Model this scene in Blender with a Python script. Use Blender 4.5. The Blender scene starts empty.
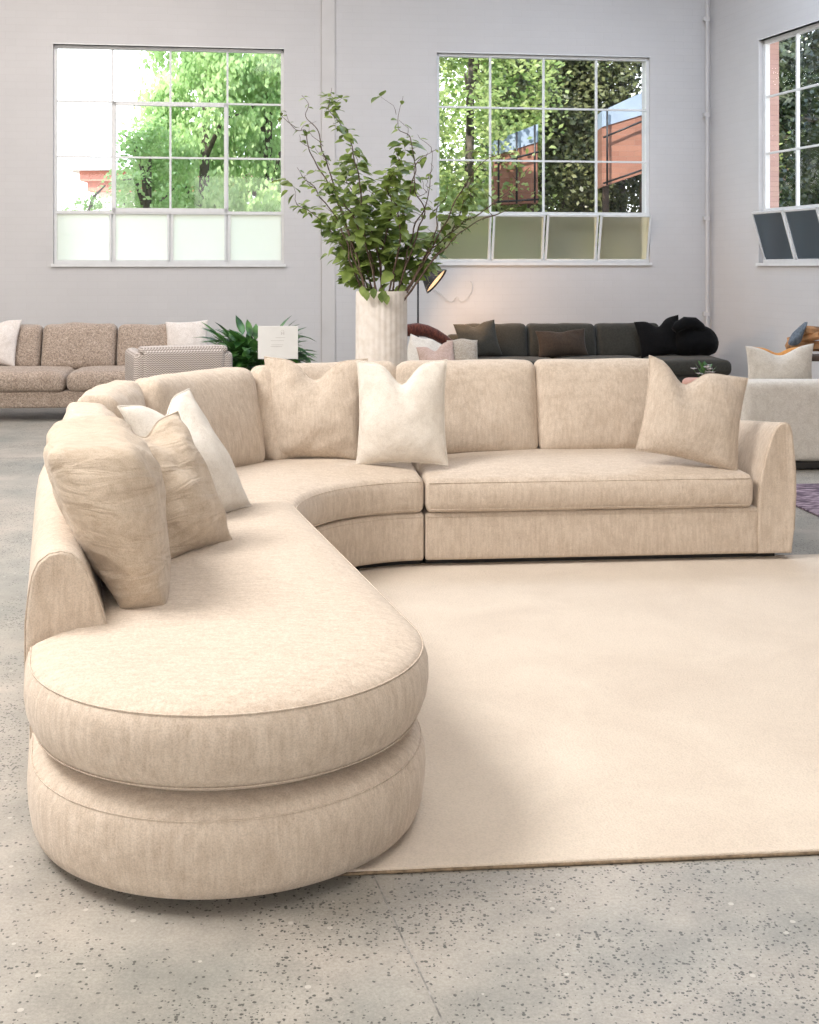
import bpy, bmesh, math, random
from mathutils import Vector, Matrix, noise
R = math.radians
C = bpy.context.scene.collection
F_PX, CX, HY, CAMZ = 1200.0, 409.5, 268.0, 1.5

def W(px, py, Y):
    "point seen at a picture position, at depth Y"
    return Vector(((px-CX)*Y/F_PX, Y, CAMZ-(py-HY)*Y/F_PX))

# ------------------------------------------------------------------ objects
def obj(name, bm, mat, parent=None, smooth=True, auto=None):
    me = bpy.data.meshes.new(name)
    if parent is not None:
        bm.transform(parent.matrix_world.inverted())
    bmesh.ops.recalc_face_normals(bm, faces=bm.faces)
    bm.to_mesh(me); bm.free()
    if smooth:
        for p in me.polygons: p.use_smooth = True
        if auto:
            try: me.set_sharp_from_angle(angle=R(auto))
            except Exception: pass
    me.materials.append(mat)
    o = bpy.data.objects.new(name, me); C.objects.link(o)
    if parent is not None:
        o.parent = parent; o.matrix_world = parent.matrix_world.copy()
    return o
def tag(o, label, cat, group=None, kind=None):
    o['label'] = label; o['category'] = cat
    if group: o['group'] = group
    if kind: o['kind'] = kind
    return o
def thing(name, label, cat, loc=(0,0,0), rotz=0, group=None):
    o = bpy.data.objects.new(name, None); C.objects.link(o)
    o.location = loc; o.rotation_euler = (0,0,rotz)
    o.matrix_world = Matrix.Translation(Vector(loc)) @ Matrix.Rotation(rotz,4,'Z')
    o.empty_display_size = .1
    return tag(o, label, cat, group)
def local(root):
    return root.matrix_world.copy()
def struct(name, bm, mat, smooth=False, parent=None):
    o = obj(name, bm, mat, parent, smooth=smooth)
    if parent is None: o['kind'] = 'structure'
    return o

# ------------------------------------------------------------------ mesh helpers
def add_box(bm, x0,x1,y0,y1,z0,z1, M=None, bev=0, seg=2):
    vs = [bm.verts.new(Vector(p)) for p in ((x0,y0,z0),(x1,y0,z0),(x1,y1,z0),(x0,y1,z0),(x0,y0,z1),(x1,y0,z1),(x1,y1,z1),(x0,y1,z1))]
    fs = [bm.faces.new([vs[i] for i in f]) for f in ((3,2,1,0),(4,5,6,7),(0,1,5,4),(1,2,6,5),(2,3,7,6),(3,0,4,7))]
    if bev > 0:
        es = set(e for f in fs for e in f.edges)
        r = bmesh.ops.bevel(bm, geom=list(es), offset=bev, segments=seg, affect='EDGES', profile=.5)
        vs = list(set(v for v in r['verts']) | set(v for v in vs if v.is_valid))
    if M is not None:
        for v in vs: v.co = M @ v.co
    return vs
def add_tube(bm, pts, r, n=6, caps=True):
    pts = [Vector(p) for p in pts]
    rings = []
    up = Vector((0,0,1)); prev = None
    for i, p in enumerate(pts):
        t = (pts[min(i+1,len(pts)-1)] - pts[max(i-1,0)]).normalized()
        if prev is None:
            a = t.cross(up)
            if a.length < .1: a = t.cross(Vector((1,0,0)))
            a.normalize()
        else:
            a = (prev - t*prev.dot(t)).normalized()
        prev = a; b = t.cross(a)
        rr = r[i] if isinstance(r,(list,tuple)) else r
        rings.append([bm.verts.new(p + a*math.cos(2*math.pi*k/n)*rr + b*math.sin(2*math.pi*k/n)*rr) for k in range(n)])
    for i in range(len(rings)-1):
        for k in range(n):
            bm.faces.new((rings[i][k], rings[i][(k+1)%n], rings[i+1][(k+1)%n], rings[i+1][k]))
    if caps:
        bm.faces.new(rings[0][::-1]); bm.faces.new(rings[-1])
def add_lathe(bm, prof, n=48, c=(0,0,0), M=None, close=True):
    c = Vector(c); rings = []
    for r, z in prof:
        rings.append([bm.verts.new(((M or Matrix()) @ Vector((r*math.cos(2*math.pi*k/n), r*math.sin(2*math.pi*k/n), z))) + c) for k in range(n)])
    for i in range(len(rings)-1):
        for k in range(n):
            bm.faces.new((rings[i][k], rings[i][(k+1)%n], rings[i+1][(k+1)%n], rings[i+1][k]))
    if close:
        bm.faces.new(rings[0][::-1]); bm.faces.new(rings[-1])
def rbox(bm, L, D, H, r, fn, nl=24, nd=12, nh=6, rz=None):
    "closed rounded cuboid [-L/2,L/2]x[-D/2,D/2]x[0,H]; fn maps (x,y,z,u,v,w) to a world point"
    rz = rz or r
    def ticks(n, len_, rr):
        k = 4
        a = [len_*.5 - rr + rr*math.sin(R(90)*i/k) for i in range(k+1)]
        inner = [(-1+2*i/n)*(len_*.5-rr) for i in range(n+1)]
        return [-t for t in a[::-1]][:-1] + inner + a[1:]
    X = ticks(nl, L, r); Y = ticks(nd, D, r); Z = [H/2+t for t in ticks(nh, H, min(rz, H*.499))]
    hr = min(rz, H*.499)
    cache = {}
    def vert(x,y,z):
        key = (round(x,6),round(y,6),round(z,6))
        if key in cache: return cache[key]
        cx = max(-L/2+r, min(L/2-r, x)); cy = max(-D/2+r, min(D/2-r, y)); cz = max(hr, min(H-hr, z))
        d = Vector(((x-cx)/r, (y-cy)/r, (z-cz)/hr))
        # spherify
        m = max(abs(d.x),abs(d.y),abs(d.z))
        if m > 1e-6:
            # map cube to sphere
            a,b,c_ = d.x,d.y,d.z
            if abs(a)>0.999 or abs(b)>0.999 or abs(c_)>0.999:
                n_ = d.normalized(); d = n_
        p = (cx+d.x*r, cy+d.y*r, cz+d.z*hr)
        v = bm.verts.new(fn(p[0],p[1],p[2], 2*p[0]/L, 2*p[1]/D, p[2]/H))
        cache[key] = v; return v
    def quad(a,b,c,d):
        vs = [vert(*a),vert(*b),vert(*c),vert(*d)]
        if len(set(vs)) == 4:
            try: bm.faces.new(vs)
            except ValueError: pass
    for i in range(len(X)-1):
        for j in range(len(Y)-1):
            for z in (Z[0], Z[-1]): quad((X[i],Y[j],z),(X[i+1],Y[j],z),(X[i+1],Y[j+1],z),(X[i],Y[j+1],z))
        for k in range(len(Z)-1):
            for y in (Y[0], Y[-1]): quad((X[i],y,Z[k]),(X[i+1],y,Z[k]),(X[i+1],y,Z[k+1]),(X[i],y,Z[k+1]))
    for j in range(len(Y)-1):
        for k in range(len(Z)-1):
            for x in (X[0], X[-1]): quad((x,Y[j],Z[k]),(x,Y[j+1],Z[k]),(x,Y[j+1],Z[k+1]),(x,Y[j],Z[k+1]))
def nz(p, s, seed=0.0):
    return noise.noise(Vector((p[0]*s+seed, p[1]*s-seed*1.7, p[2]*s+seed*.6)))

# ------------------------------------------------------------------ materials
def mat(name):
    m = bpy.data.materials.new(name); m.use_nodes = True
    nt = m.node_tree; b = nt.nodes['Principled BSDF']
    return m, nt, b
def N(nt, t, **kw):
    n = nt.nodes.new(t)
    for k, v in kw.items():
        if k in n.inputs: n.inputs[k].default_value = v
        else: setattr(n, k, v)
    return n
def coords(nt, scale=(1,1,1), which='Object'):
    tc = N(nt,'ShaderNodeTexCoord'); mp = N(nt,'ShaderNodeMapping'); mp.inputs['Scale'].default_value = scale
    nt.links.new(tc.outputs[which], mp.inputs['Vector']); return mp.outputs['Vector']
def ramp(nt, src, stops):
    r = N(nt,'ShaderNodeValToRGB'); e = r.color_ramp.elements
    while len(e) < len(stops): e.new(.5)
    for i,(p,c) in enumerate(stops): e[i].position = p; e[i].color = (*c,1)
    nt.links.new(src, r.inputs['Fac']); return r.outputs['Color']
def mix(nt, fac, a, b, mode='MIX'):
    m = N(nt,'ShaderNodeMix', data_type='RGBA', blend_type=mode)
    for s, i in ((fac,0),(a,6),(b,7)):
        if hasattr(s,'links'): nt.links.new(s, m.inputs[i])
        elif i == 0: m.inputs[0].default_value = s
        else: m.inputs[i].default_value = (*s,1)
    return m.outputs[2]
def bump(nt, b, h, strength=.3, dist=.01, prev=None):
    bp = N(nt,'ShaderNodeBump'); bp.inputs['Strength'].default_value = strength; bp.inputs['Distance'].default_value = dist
    nt.links.new(h, bp.inputs['Height'])
    if prev: nt.links.new(prev, bp.inputs['Normal'])
    nt.links.new(bp.outputs['Normal'], b.inputs['Normal']); return bp.outputs['Normal']
def plain(name, col, rough=.6, metal=0, noise_amt=.06, nscale=12):
    m, nt, b = mat(name)
    n = N(nt,'ShaderNodeTexNoise', Scale=nscale, Detail=4.0); nt.links.new(coords(nt), n.inputs['Vector'])
    lo = tuple(max(0,c*(1-noise_amt*2)) for c in col); hi = tuple(min(1,c*(1+noise_amt*2)) for c in col)
    nt.links.new(ramp(nt, n.outputs['Fac'], [(.3,lo),(.7,hi)]), b.inputs['Base Color'])
    b.inputs['Roughness'].default_value = rough; b.inputs['Metallic'].default_value = metal
    return m
def fabric(name, col, dark, streak=(70,70,9), amt=.5, grain=260, bumps=.25, fine=.35, sheen=.15, crease=(7,7,7), cs=.3):
    "woven cloth with slubs running up the cloth"
    m, nt, b = mat(name)
    n1 = N(nt,'ShaderNodeTexNoise', Scale=1.0, Detail=3.0, Roughness=.65); nt.links.new(coords(nt, streak), n1.inputs['Vector'])
    n2 = N(nt,'ShaderNodeTexNoise', Scale=grain, Detail=2.0); nt.links.new(coords(nt), n2.inputs['Vector'])
    c1 = ramp(nt, n1.outputs['Fac'], [(.36,dark),(.62,col)])
    c0 = mix(nt, amt, col, c1)
    g = ramp(nt, n2.outputs['Fac'], [(.3,tuple(c*(1-fine) for c in (1,1,1))),(.6,(1,1,1))])
    n4 = N(nt,'ShaderNodeTexNoise', Scale=1.0, Detail=4.0, Roughness=.7); nt.links.new(coords(nt, (16,48,16)), n4.inputs['Vector'])
    c0 = mix(nt, 1.0, c0, ramp(nt, n4.outputs['Fac'], [(.36,(.90,.885,.87)),(.58,(1,1,1))]), 'MULTIPLY')
    nt.links.new(mix(nt, 1.0, c0, g, 'MULTIPLY'), b.inputs['Base Color'])
    b.inputs['Roughness'].default_value = .95
    try:
        b.inputs['Sheen Weight'].default_value = sheen; b.inputs['Specular IOR Level'].default_value = .15
    except KeyError: pass
    ad = N(nt,'ShaderNodeMath', operation='ADD'); nt.links.new(n1.outputs['Fac'], ad.inputs[0]); nt.links.new(n2.outputs['Fac'], ad.inputs[1])
    nrm = bump(nt, b, ad.outputs[0], bumps, .004)
    n3 = N(nt,'ShaderNodeTexNoise', Scale=1.0, Detail=3.0, Distortion=.8); nt.links.new(coords(nt, crease), n3.inputs['Vector'])
    bump(nt, b, n3.outputs['Fac'], cs, .03, nrm)
    return m

M = {}
M['sofa'] = fabric('cream_slub_weave', (.69,.59,.49), (.545,.44,.345), (80,80,10), .6, fine=.2)
M['pillow_tan'] = fabric('oat_slub_weave', (.665,.57,.475), (.52,.42,.33), (90,90,12), .6, fine=.2)
M['linen'] = fabric('sand_linen', (.61,.51,.405), (.52,.42,.32), (30,30,30), .6, grain=320, fine=.2, crease=(4,4,15), cs=.75)
M['boucle_white'] = fabric('white_boucle', (.80,.745,.67), (.76,.70,.62), (60,60,60), .5, grain=220, bumps=.5, fine=.12)
M['cream_cloth'] = fabric('pale_cream_cloth', (.68,.64,.58), (.62,.57,.51), (60,60,60), .5, grain=150, bumps=.4, fine=.18)
M['oat_boucle'] = fabric('oat_boucle', (.50,.44,.37), (.38,.32,.26), (60,60,60), .7, grain=130, bumps=.5)
M['tweed'] = fabric('taupe_tweed', (.52,.425,.35), (.30,.23,.185), (60,60,60), .9, grain=110, bumps=.5, fine=.5)
M['white_cotton'] = fabric('white_cotton', (.78,.72,.68), (.70,.64,.60), (50,50,50), .4)
M['dark_velvet'] = fabric('charcoal_olive_cloth', (.055,.052,.043), (.035,.033,.028), (60,60,60), .6, fine=.3)
M['brown_cloth'] = fabric('dark_brown_cloth', (.06,.042,.03), (.035,.025,.02), (60,60,60), .6)
M['black_fur'] = fabric('black_fur', (.006,.006,.007), (.002,.002,.002), (90,90,90), .8, grain=200, bumps=.8, sheen=.05)
M['pink_cloth'] = fabric('dusty_pink_cloth', (.56,.42,.37), (.45,.33,.28), (60,60,60), .5)
M['orange_cloth'] = fabric('orange_cloth', (.70,.33,.10), (.50,.22,.06), (60,60,60), .5)
M['red_throw'] = fabric('dark_red_throw', (.16,.05,.035), (.05,.02,.018), (60,60,12), .9)
M['grey_throw'] = fabric('blue_grey_throw', (.17,.20,.24), (.08,.10,.12), (40,40,40), .9)
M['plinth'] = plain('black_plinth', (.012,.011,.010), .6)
M['white_metal'] = plain('white_painted_steel', (.72,.72,.72), .45, noise_amt=.02)
M['black_metal'] = plain('black_steel', (.012,.012,.014), .4)
M['sign'] = plain('white_sign_board', (.78,.77,.75), .5, noise_amt=.01)
M['print'] = plain('pale_grey_print', (.55,.53,.51), .6, noise_amt=.05)
M['shade_in'] = plain('shade_inside_white', (.85,.72,.55), .5, noise_amt=.01)
M['bark'] = plain('twig_bark', (.10,.065,.045), .8, noise_amt=.2, nscale=60)
M['tree_bark'] = plain('tree_bark', (.10,.08,.065), .9, noise_amt=.3, nscale=8)
M['roof_white'] = plain('pale_roof', (.75,.75,.78), .7, noise_amt=.04)
M['roof_blue'] = plain('blue_white_cladding', (.30,.37,.47), .7, noise_amt=.06, nscale=3)
M['fascia'] = plain('terracotta_fascia', (.55,.20,.15), .8)
M['render'] = plain('white_render', (.8,.78,.75), .8, noise_amt=.03)
M['soil'] = plain('dark_soil', (.03,.02,.015), .95, noise_amt=.3)
M['wood'] = plain('split_timber', (.42,.21,.09), .7, noise_amt=.3, nscale=9)
M['dark_wood'] = plain('dark_timber', (.06,.035,.022), .5, noise_amt=.2)
M['clay'] = plain('pink_clay', (.52,.30,.24), .7)
M['flower'] = plain('pale_petals', (.55,.50,.48), .7, noise_amt=.3, nscale=90)
M['ground'] = plain('garden_ground', (.34,.31,.22), .9, noise_amt=.3, nscale=2)

def leafmat(name, a, b_, rough=.45, trans=.35, scale=9):
    m, nt, b = mat(name)
    n = N(nt,'ShaderNodeTexNoise', Scale=scale, Detail=2.0); nt.links.new(coords(nt), n.inputs['Vector'])
    col = ramp(nt, n.outputs['Fac'], [(.35,a),(.68,b_)])
    nt.links.new(col, b.inputs['Base Color']); b.inputs['Roughness'].default_value = rough
    tr = N(nt,'ShaderNodeBsdfTranslucent'); nt.links.new(col, tr.inputs['Color'])
    ms = N(nt,'ShaderNodeMixShader'); ms.inputs[0].default_value = trans
    nt.links.new(b.outputs[0], ms.inputs[1]); nt.links.new(tr.outputs[0], ms.inputs[2])
    nt.links.new(ms.outputs[0], nt.nodes['Material Output'].inputs['Surface'])
    return m
M['leaf'] = leafmat('vase_leaves', (.095,.155,.025), (.34,.44,.12))
M['plant_leaf'] = leafmat('dark_glossy_leaves', (.018,.075,.02), (.10,.24,.05), .35, .2)
M['tree_light'] = leafmat('pale_green_leaves', (.30,.48,.17), (.66,.82,.42), .5, .5, 2.5)
M['tree_mid'] = leafmat('mid_green_leaves', (.16,.27,.06), (.60,.68,.28), .4, .5, 2.0)
M['tree_dark'] = leafmat('dark_green_leaves', (.045,.065,.022), (.27,.28,.12), .3, .35, 2.0)

M['tree_shade'] = leafmat('deep_green_leaves', (.018,.028,.018), (.10,.125,.06), .3, .2, 2.0)  # shade put into the leaf colour, since direct sun brightens these trees
def glassmat(name, rough=None, tint=(1,1,1), milky=.3):
    m, nt, b = mat(name); out = nt.nodes['Material Output']; nt.nodes.remove(b)
    if rough is None:
        t = N(nt,'ShaderNodeBsdfTransparent'); t.inputs[0].default_value = (*tint,1)
        g = N(nt,'ShaderNodeBsdfGlossy', Roughness=.02)
        ms = N(nt,'ShaderNodeMixShader'); ms.inputs[0].default_value = .02
        nt.links.new(t.outputs[0], ms.inputs[1]); nt.links.new(g.outputs[0], ms.inputs[2])
    else:
        t = N(nt,'ShaderNodeBsdfRefraction', Roughness=rough, IOR=1.15); t.inputs[0].default_value = (*tint,1)
        g = N(nt,'ShaderNodeBsdfGlossy', Roughness=.35); g.inputs[0].default_value = (.8,.85,.9,1)
        tl = N(nt,'ShaderNodeBsdfTranslucent'); tl.inputs[0].default_value = (*tint,1)
        m0 = N(nt,'ShaderNodeMixShader'); m0.inputs[0].default_value = milky
        nt.links.new(t.outputs[0], m0.inputs[1]); nt.links.new(tl.outputs[0], m0.inputs[2])
        ms = N(nt,'ShaderNodeMixShader'); ms.inputs[0].default_value = .08
        nt.links.new(m0.outputs[0], ms.inputs[1]); nt.links.new(g.outputs[0], ms.inputs[2])
    nt.links.new(ms.outputs[0], out.inputs['Surface']); return m
M['glass'] = glassmat('clear_glass')
M['frosted'] = glassmat('frosted_glass', .45, (1.0,.97,.90), .75)
M['frosted_olive'] = glassmat('olive_frosted_glass', .33, (.98,.90,.74), .12)
M['frosted_dark'] = glassmat('grey_frosted_glass', .55, (.26,.29,.31), .25)

def brickwall(name, col, mortar, varc, bs=.32, scale=4.3, colour_amt=.12):
    m, nt, b = mat(name)
    tc = N(nt,'ShaderNodeTexCoord'); sp = N(nt,'ShaderNodeSeparateXYZ'); cb = N(nt,'ShaderNodeCombineXYZ')
    nt.links.new(tc.outputs['Object'], sp.inputs[0]); nt.links.new(sp.outputs['X'], cb.inputs['X']); nt.links.new(sp.outputs['Z'], cb.inputs['Y'])
    br = N(nt,'ShaderNodeTexBrick'); br.inputs['Scale'].default_value = scale
    br.inputs['Mortar Size'].default_value = .012; br.inputs['Mortar Smooth'].default_value = .9
    br.inputs['Brick Width'].default_value = 1.0; br.inputs['Row Height'].default_value = .36
    br.inputs['Color1'].default_value = (*col,1); br.inputs['Color2'].default_value = (*varc,1); br.inputs['Mortar'].default_value = (*mortar,1)
    nt.links.new(cb.outputs[0], br.inputs['Vector'])
    n = N(nt,'ShaderNodeTexNoise', Scale=1.2, Detail=5.0); nt.links.new(tc.outputs['Object'], n.inputs['Vector'])
    g = ramp(nt, n.outputs['Fac'], [(.3,(.95,.95,.95)),(.7,(1,1,1))])
    nt.links.new(mix(nt, 1.0, br.outputs['Color'], g, 'MULTIPLY'), b.inputs['Base Color'])
    b.inputs['Roughness'].default_value = .75
    n2 = N(nt,'ShaderNodeTexNoise', Scale=22.0, Detail=3.0); nt.links.new(tc.outputs['Object'], n2.inputs['Vector'])
    inv = N(nt,'ShaderNodeMath', operation='SUBTRACT'); inv.inputs[0].default_value = 1.0; nt.links.new(br.outputs['Fac'], inv.inputs[1])
    ad = N(nt,'ShaderNodeMath', operation='MULTIPLY_ADD'); nt.links.new(n2.outputs['Fac'], ad.inputs[0]); ad.inputs[1].default_value = .35; nt.links.new(inv.outputs[0], ad.inputs[2])
    bump(nt, b, ad.outputs[0], bs, .006)
    return m
M['wall'] = brickwall('painted_white_brick', (.59,.575,.575), (.555,.54,.54), (.60,.585,.585))
M['wall_plain'] = plain('painted_wall', (.59,.57,.56), .8, noise_amt=.03, nscale=2)
M['ceiling'] = plain('pale_ceiling', (.70,.67,.63), .9, noise_amt=.02, nscale=1)
M['pink_brick'] = brickwall('pale_pink_brick', (.50,.31,.27), (.30,.20,.18), (.55,.35,.30), .6, 6)
M['red_brick'] = brickwall('orange_brick', (.36,.165,.11), (.30,.20,.16), (.28,.12,.08), .6, 4)

# concrete floor
def floor_mat():
    m, nt, b = mat('polished_aggregate_concrete'); v = coords(nt)
    n1 = N(nt,'ShaderNodeTexNoise', Scale=.9, Detail=6.0, Roughness=.6); nt.links.new(v, n1.inputs['Vector'])
    c = ramp(nt, n1.outputs['Fac'], [(.34,(.265,.268,.248)),(.46,(.35,.335,.305)),(.60,(.445,.405,.362))])
    n1b = N(nt,'ShaderNodeTexNoise', Scale=5.0, Detail=7.0, Roughness=.7); nt.links.new(v, n1b.inputs['Vector'])
    c = mix(nt, 1.0, c, ramp(nt, n1b.outputs['Fac'], [(.3,(.80,.80,.79)),(.65,(1.08,1.07,1.05))]), 'MULTIPLY')
    # dark aggregate flecks, patchy
    vo = N(nt,'ShaderNodeTexVoronoi', Scale=125.0)
    dn = N(nt,'ShaderNodeTexNoise', Scale=90.0, Detail=2.0); nt.links.new(v, dn.inputs['Vector'])
    vm = N(nt,'ShaderNodeVectorMath', operation='MULTIPLY_ADD'); nt.links.new(dn.outputs['Color'], vm.inputs[0]); vm.inputs[1].default_value = (.009,.009,.009); nt.links.new(v, vm.inputs[2])
    nt.links.new(vm.outputs[0], vo.inputs['Vector'])
    n2 = N(nt,'ShaderNodeTexNoise', Scale=1.7, Detail=3.0); nt.links.new(v, n2.inputs['Vector'])
    wn = N(nt,'ShaderNodeSeparateColor'); nt.links.new(vo.outputs['Color'], wn.inputs[0])
    th = N(nt,'ShaderNodeMath', operation='MULTIPLY_ADD'); nt.links.new(n2.outputs['Fac'], th.inputs[0]); th.inputs[1].default_value = 2.8; th.inputs[2].default_value = -.98
    th2 = N(nt,'ShaderNodeMath', operation='LESS_THAN'); nt.links.new(wn.outputs[0], th2.inputs[0]); nt.links.new(th.outputs[0], th2.inputs[1])
    sz = N(nt,'ShaderNodeMath', operation='MULTIPLY'); nt.links.new(wn.outputs[1], sz.inputs[0]); sz.inputs[1].default_value = .58
    near = N(nt,'ShaderNodeMath', operation='LESS_THAN'); nt.links.new(vo.outputs['Distance'], near.inputs[0]); nt.links.new(sz.outputs[0], near.inputs[1])
    fl = N(nt,'ShaderNodeMath', operation='MULTIPLY'); nt.links.new(th2.outputs[0], fl.inputs[0]); nt.links.new(near.outputs[0], fl.inputs[1])
    fl2 = N(nt,'ShaderNodeMath', operation='MULTIPLY'); nt.links.new(fl.outputs[0], fl2.inputs[0]); fl2.inputs[1].default_value = .88
    c = mix(nt, fl2.outputs[0], c, (.07,.07,.065))
    ng = N(nt,'ShaderNodeTexNoise', Scale=120.0, Detail=4.0, Roughness=.8); nt.links.new(v, ng.inputs['Vector'])
    c = mix(nt, 1.0, c, ramp(nt, ng.outputs['Fac'], [(.36,(.80,.80,.80)),(.62,(1.06,1.06,1.06))]), 'MULTIPLY')
    # pale stones
    vo2 = N(nt,'ShaderNodeTexVoronoi', Scale=33.0); nt.links.new(v, vo2.inputs['Vector'])
    wn2 = N(nt,'ShaderNodeSeparateColor'); nt.links.new(vo2.outputs['Color'], wn2.inputs[0])
    a1 = N(nt,'ShaderNodeMath', operation='LESS_THAN'); nt.links.new(wn2.outputs[0], a1.inputs[0]); a1.inputs[1].default_value = .05
    a2 = N(nt,'ShaderNodeMath', operation='LESS_THAN'); nt.links.new(vo2.outputs['Distance'], a2.inputs[0]); a2.inputs[1].default_value = .22
    a3 = N(nt,'ShaderNodeMath', operation='MULTIPLY'); nt.links.new(a1.outputs[0], a3.inputs[0]); nt.links.new(a2.outputs[0], a3.inputs[1])
    a4 = N(nt,'ShaderNodeMath', operation='MULTIPLY'); nt.links.new(a3.outputs[0], a4.inputs[0]); a4.inputs[1].default_value = .5
    c = mix(nt, a4.outputs[0], c, (.62,.59,.54))
    nt.links.new(c, b.inputs['Base Color'])
    b.inputs['Roughness'].default_value = .42
    b.inputs['Specular IOR Level'].default_value = .35
    bump(nt, b, n1b.outputs['Fac'], .12, .004)
    return m
M['floor'] = floor_mat()
M['joint'] = plain('floor_joint', (.26,.25,.235), .8, noise_amt=.3, nscale=30)
def rug_mat():
    m, nt, b = mat('cream_cut_pile'); v = coords(nt)
    n1 = N(nt,'ShaderNodeTexNoise', Scale=2.2, Detail=5.0, Roughness=.6, Distortion=.6); nt.links.new(v, n1.inputs['Vector'])
    c = ramp(nt, n1.outputs['Fac'], [(.3,(.62,.53,.44)),(.7,(.705,.615,.515))])
    n2 = N(nt,'ShaderNodeTexNoise', Scale=170.0, Detail=3.0); nt.links.new(v, n2.inputs['Vector'])
    c = mix(nt, 1.0, c, ramp(nt, n2.outputs['Fac'], [(.3,(.88,.88,.88)),(.6,(1,1,1))]), 'MULTIPLY')
    nt.links.new(c, b.inputs['Base Color']); b.inputs['Roughness'].default_value = .95
    b.inputs['Sheen Weight'].default_value = .2; b.inputs['Specular IOR Level'].default_value = .1
    nr = bump(nt, b, n2.outputs['Fac'], .5, .006); bump(nt, b, n1.outputs['Fac'], .2, .02, nr)
    return m
M['rug'] = rug_mat()
M['rug_edge'] = plain('rug_binding', (.23,.17,.11), .9, noise_amt=.2, nscale=60)
def purple_mat():
    m, nt, b = mat('mottled_purple_pile')
    n = N(nt,'ShaderNodeTexNoise', Scale=28.0, Detail=3.0); nt.links.new(coords(nt,(.5,1.5,1)), n.inputs['Vector'])
    nt.links.new(ramp(nt, n.outputs['Fac'], [(.38,(.07,.045,.07)),(.5,(.16,.11,.15)),(.62,(.36,.28,.33))]), b.inputs['Base Color'])
    b.inputs['Roughness'].default_value = .95; return m
M['rug_purple'] = purple_mat()
def herring_mat():
    m, nt, b = mat('taupe_herringbone')
    tc = N(nt,'ShaderNodeTexCoord'); sp = N(nt,'ShaderNodeSeparateXYZ'); nt.links.new(tc.outputs['Object'], sp.inputs[0])
    sx = N(nt,'ShaderNodeMath', operation='ADD'); nt.links.new(sp.outputs['X'], sx.inputs[0]); nt.links.new(sp.outputs['Y'], sx.inputs[1])
    pp = N(nt,'ShaderNodeMath', operation='PINGPONG'); nt.links.new(sx.outputs[0], pp.inputs[0]); pp.inputs[1].default_value = .012
    ad = N(nt,'ShaderNodeMath', operation='ADD'); nt.links.new(sp.outputs['Z'], ad.inputs[0]); nt.links.new(pp.outputs[0], ad.inputs[1])
    p2 = N(nt,'ShaderNodeMath', operation='PINGPONG'); nt.links.new(ad.outputs[0], p2.inputs[0]); p2.inputs[1].default_value = .009
    ml = N(nt,'ShaderNodeMath', operation='MULTIPLY'); nt.links.new(p2.outputs[0], ml.inputs[0]); ml.inputs[1].default_value = 110
    nt.links.new(ramp(nt, ml.outputs[0], [(.3,(.24,.20,.175)),(.75,(.60,.54,.50))]), b.inputs['Base Color'])
    b.inputs['Roughness'].default_value = .95; return m
M['herring'] = herring_mat()
def vase_mat():
    m, nt, b = mat('matt_white_ceramic'); b.inputs['Base Color'].default_value = (.74,.68,.62,1); b.inputs['Roughness'].default_value = .75
    n = N(nt,'ShaderNodeTexNoise', Scale=18.0, Detail=5.0); nt.links.new(coords(nt), n.inputs['Vector'])
    nt.links.new(ramp(nt, n.outputs['Fac'], [(.3,(.68,.61,.54)),(.6,(.78,.72,.66))]), b.inputs['Base Color'])
    bump(nt, b, n.outputs['Fac'], .2, .004); return m
M['vase'] = vase_mat()

# ------------------------------------------------------------------ the room
def wall_with_hole(name, origin, ang, u0, u1, zt, holes, thick, material):
    "wall in its own frame: x along the wall, y outward"
    bm = bmesh.new()
    us = sorted(set([u0,u1]+[h[0] for h in holes]+[h[1] for h in holes]))
    for a, b_ in zip(us[:-1], us[1:]):
        mid = (a+b_)/2; hs = [h for h in holes if h[0] < mid < h[1]]
        if not hs: add_box(bm, a,b_,0,thick,0,zt)
        else:
            h = hs[0]; add_box(bm, a,b_,0,thick,0,h[2]); add_box(bm, a,b_,0,thick,h[3],zt)
    bmesh.ops.remove_doubles(bm, verts=bm.verts, dist=1e-5)
    # drop the inner faces between neighbouring blocks
    bm.faces.ensure_lookup_table()
    seen = {}
    for f in bm.faces:
        seen.setdefault(tuple(sorted(v.index for v in f.verts)), []).append(f)
    bm.verts.index_update()
    seen = {}
    for f in bm.faces: seen.setdefault(tuple(sorted(v.index for v in f.verts)), []).append(f)
    kill = [f for fs in seen.values() if len(fs) > 1 for f in fs]
    bmesh.ops.delete(bm, geom=kill, context='FACES_ONLY')
    o = struct(name, bm, material); o.location = origin; o.rotation_euler = (0,0,ang); return o

TB = .132; ANGB = math.atan(TB)
OB = Vector((0,14.67,0)); DB = Vector((math.cos(ANGB), math.sin(ANGB), 0)); NB = Vector((-math.sin(ANGB), math.cos(ANGB), 0))
def wallB(px, py):
    "picture position to (u, z) on the back wall"
    k = (px-CX)/F_PX; Y = 14.67/(1-TB*k); X = k*Y
    return X/math.cos(ANGB), CAMZ-(py-HY)*Y/F_PX
corner = Vector((3.80, 15.17, 0))
DR = Vector((.279,-1,0)).normalized(); ANGR = math.atan2(DR.y, DR.x)
ZT = 6.2
w1 = (wallB(53,0)[0], wallB(284,0)[0], wallB(168,263.8)[1], wallB(100,45)[1])
w2 = (wallB(437,0)[0], wallB(650,0)[0], wallB(540,262.5)[1], wallB(540,55)[1])
uc = (corner - OB).dot(DB)
wall_with_hole('wall_back', OB, ANGB, -9.6, uc+.3, ZT, [w1, w2], .32, M['wall'])
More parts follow.
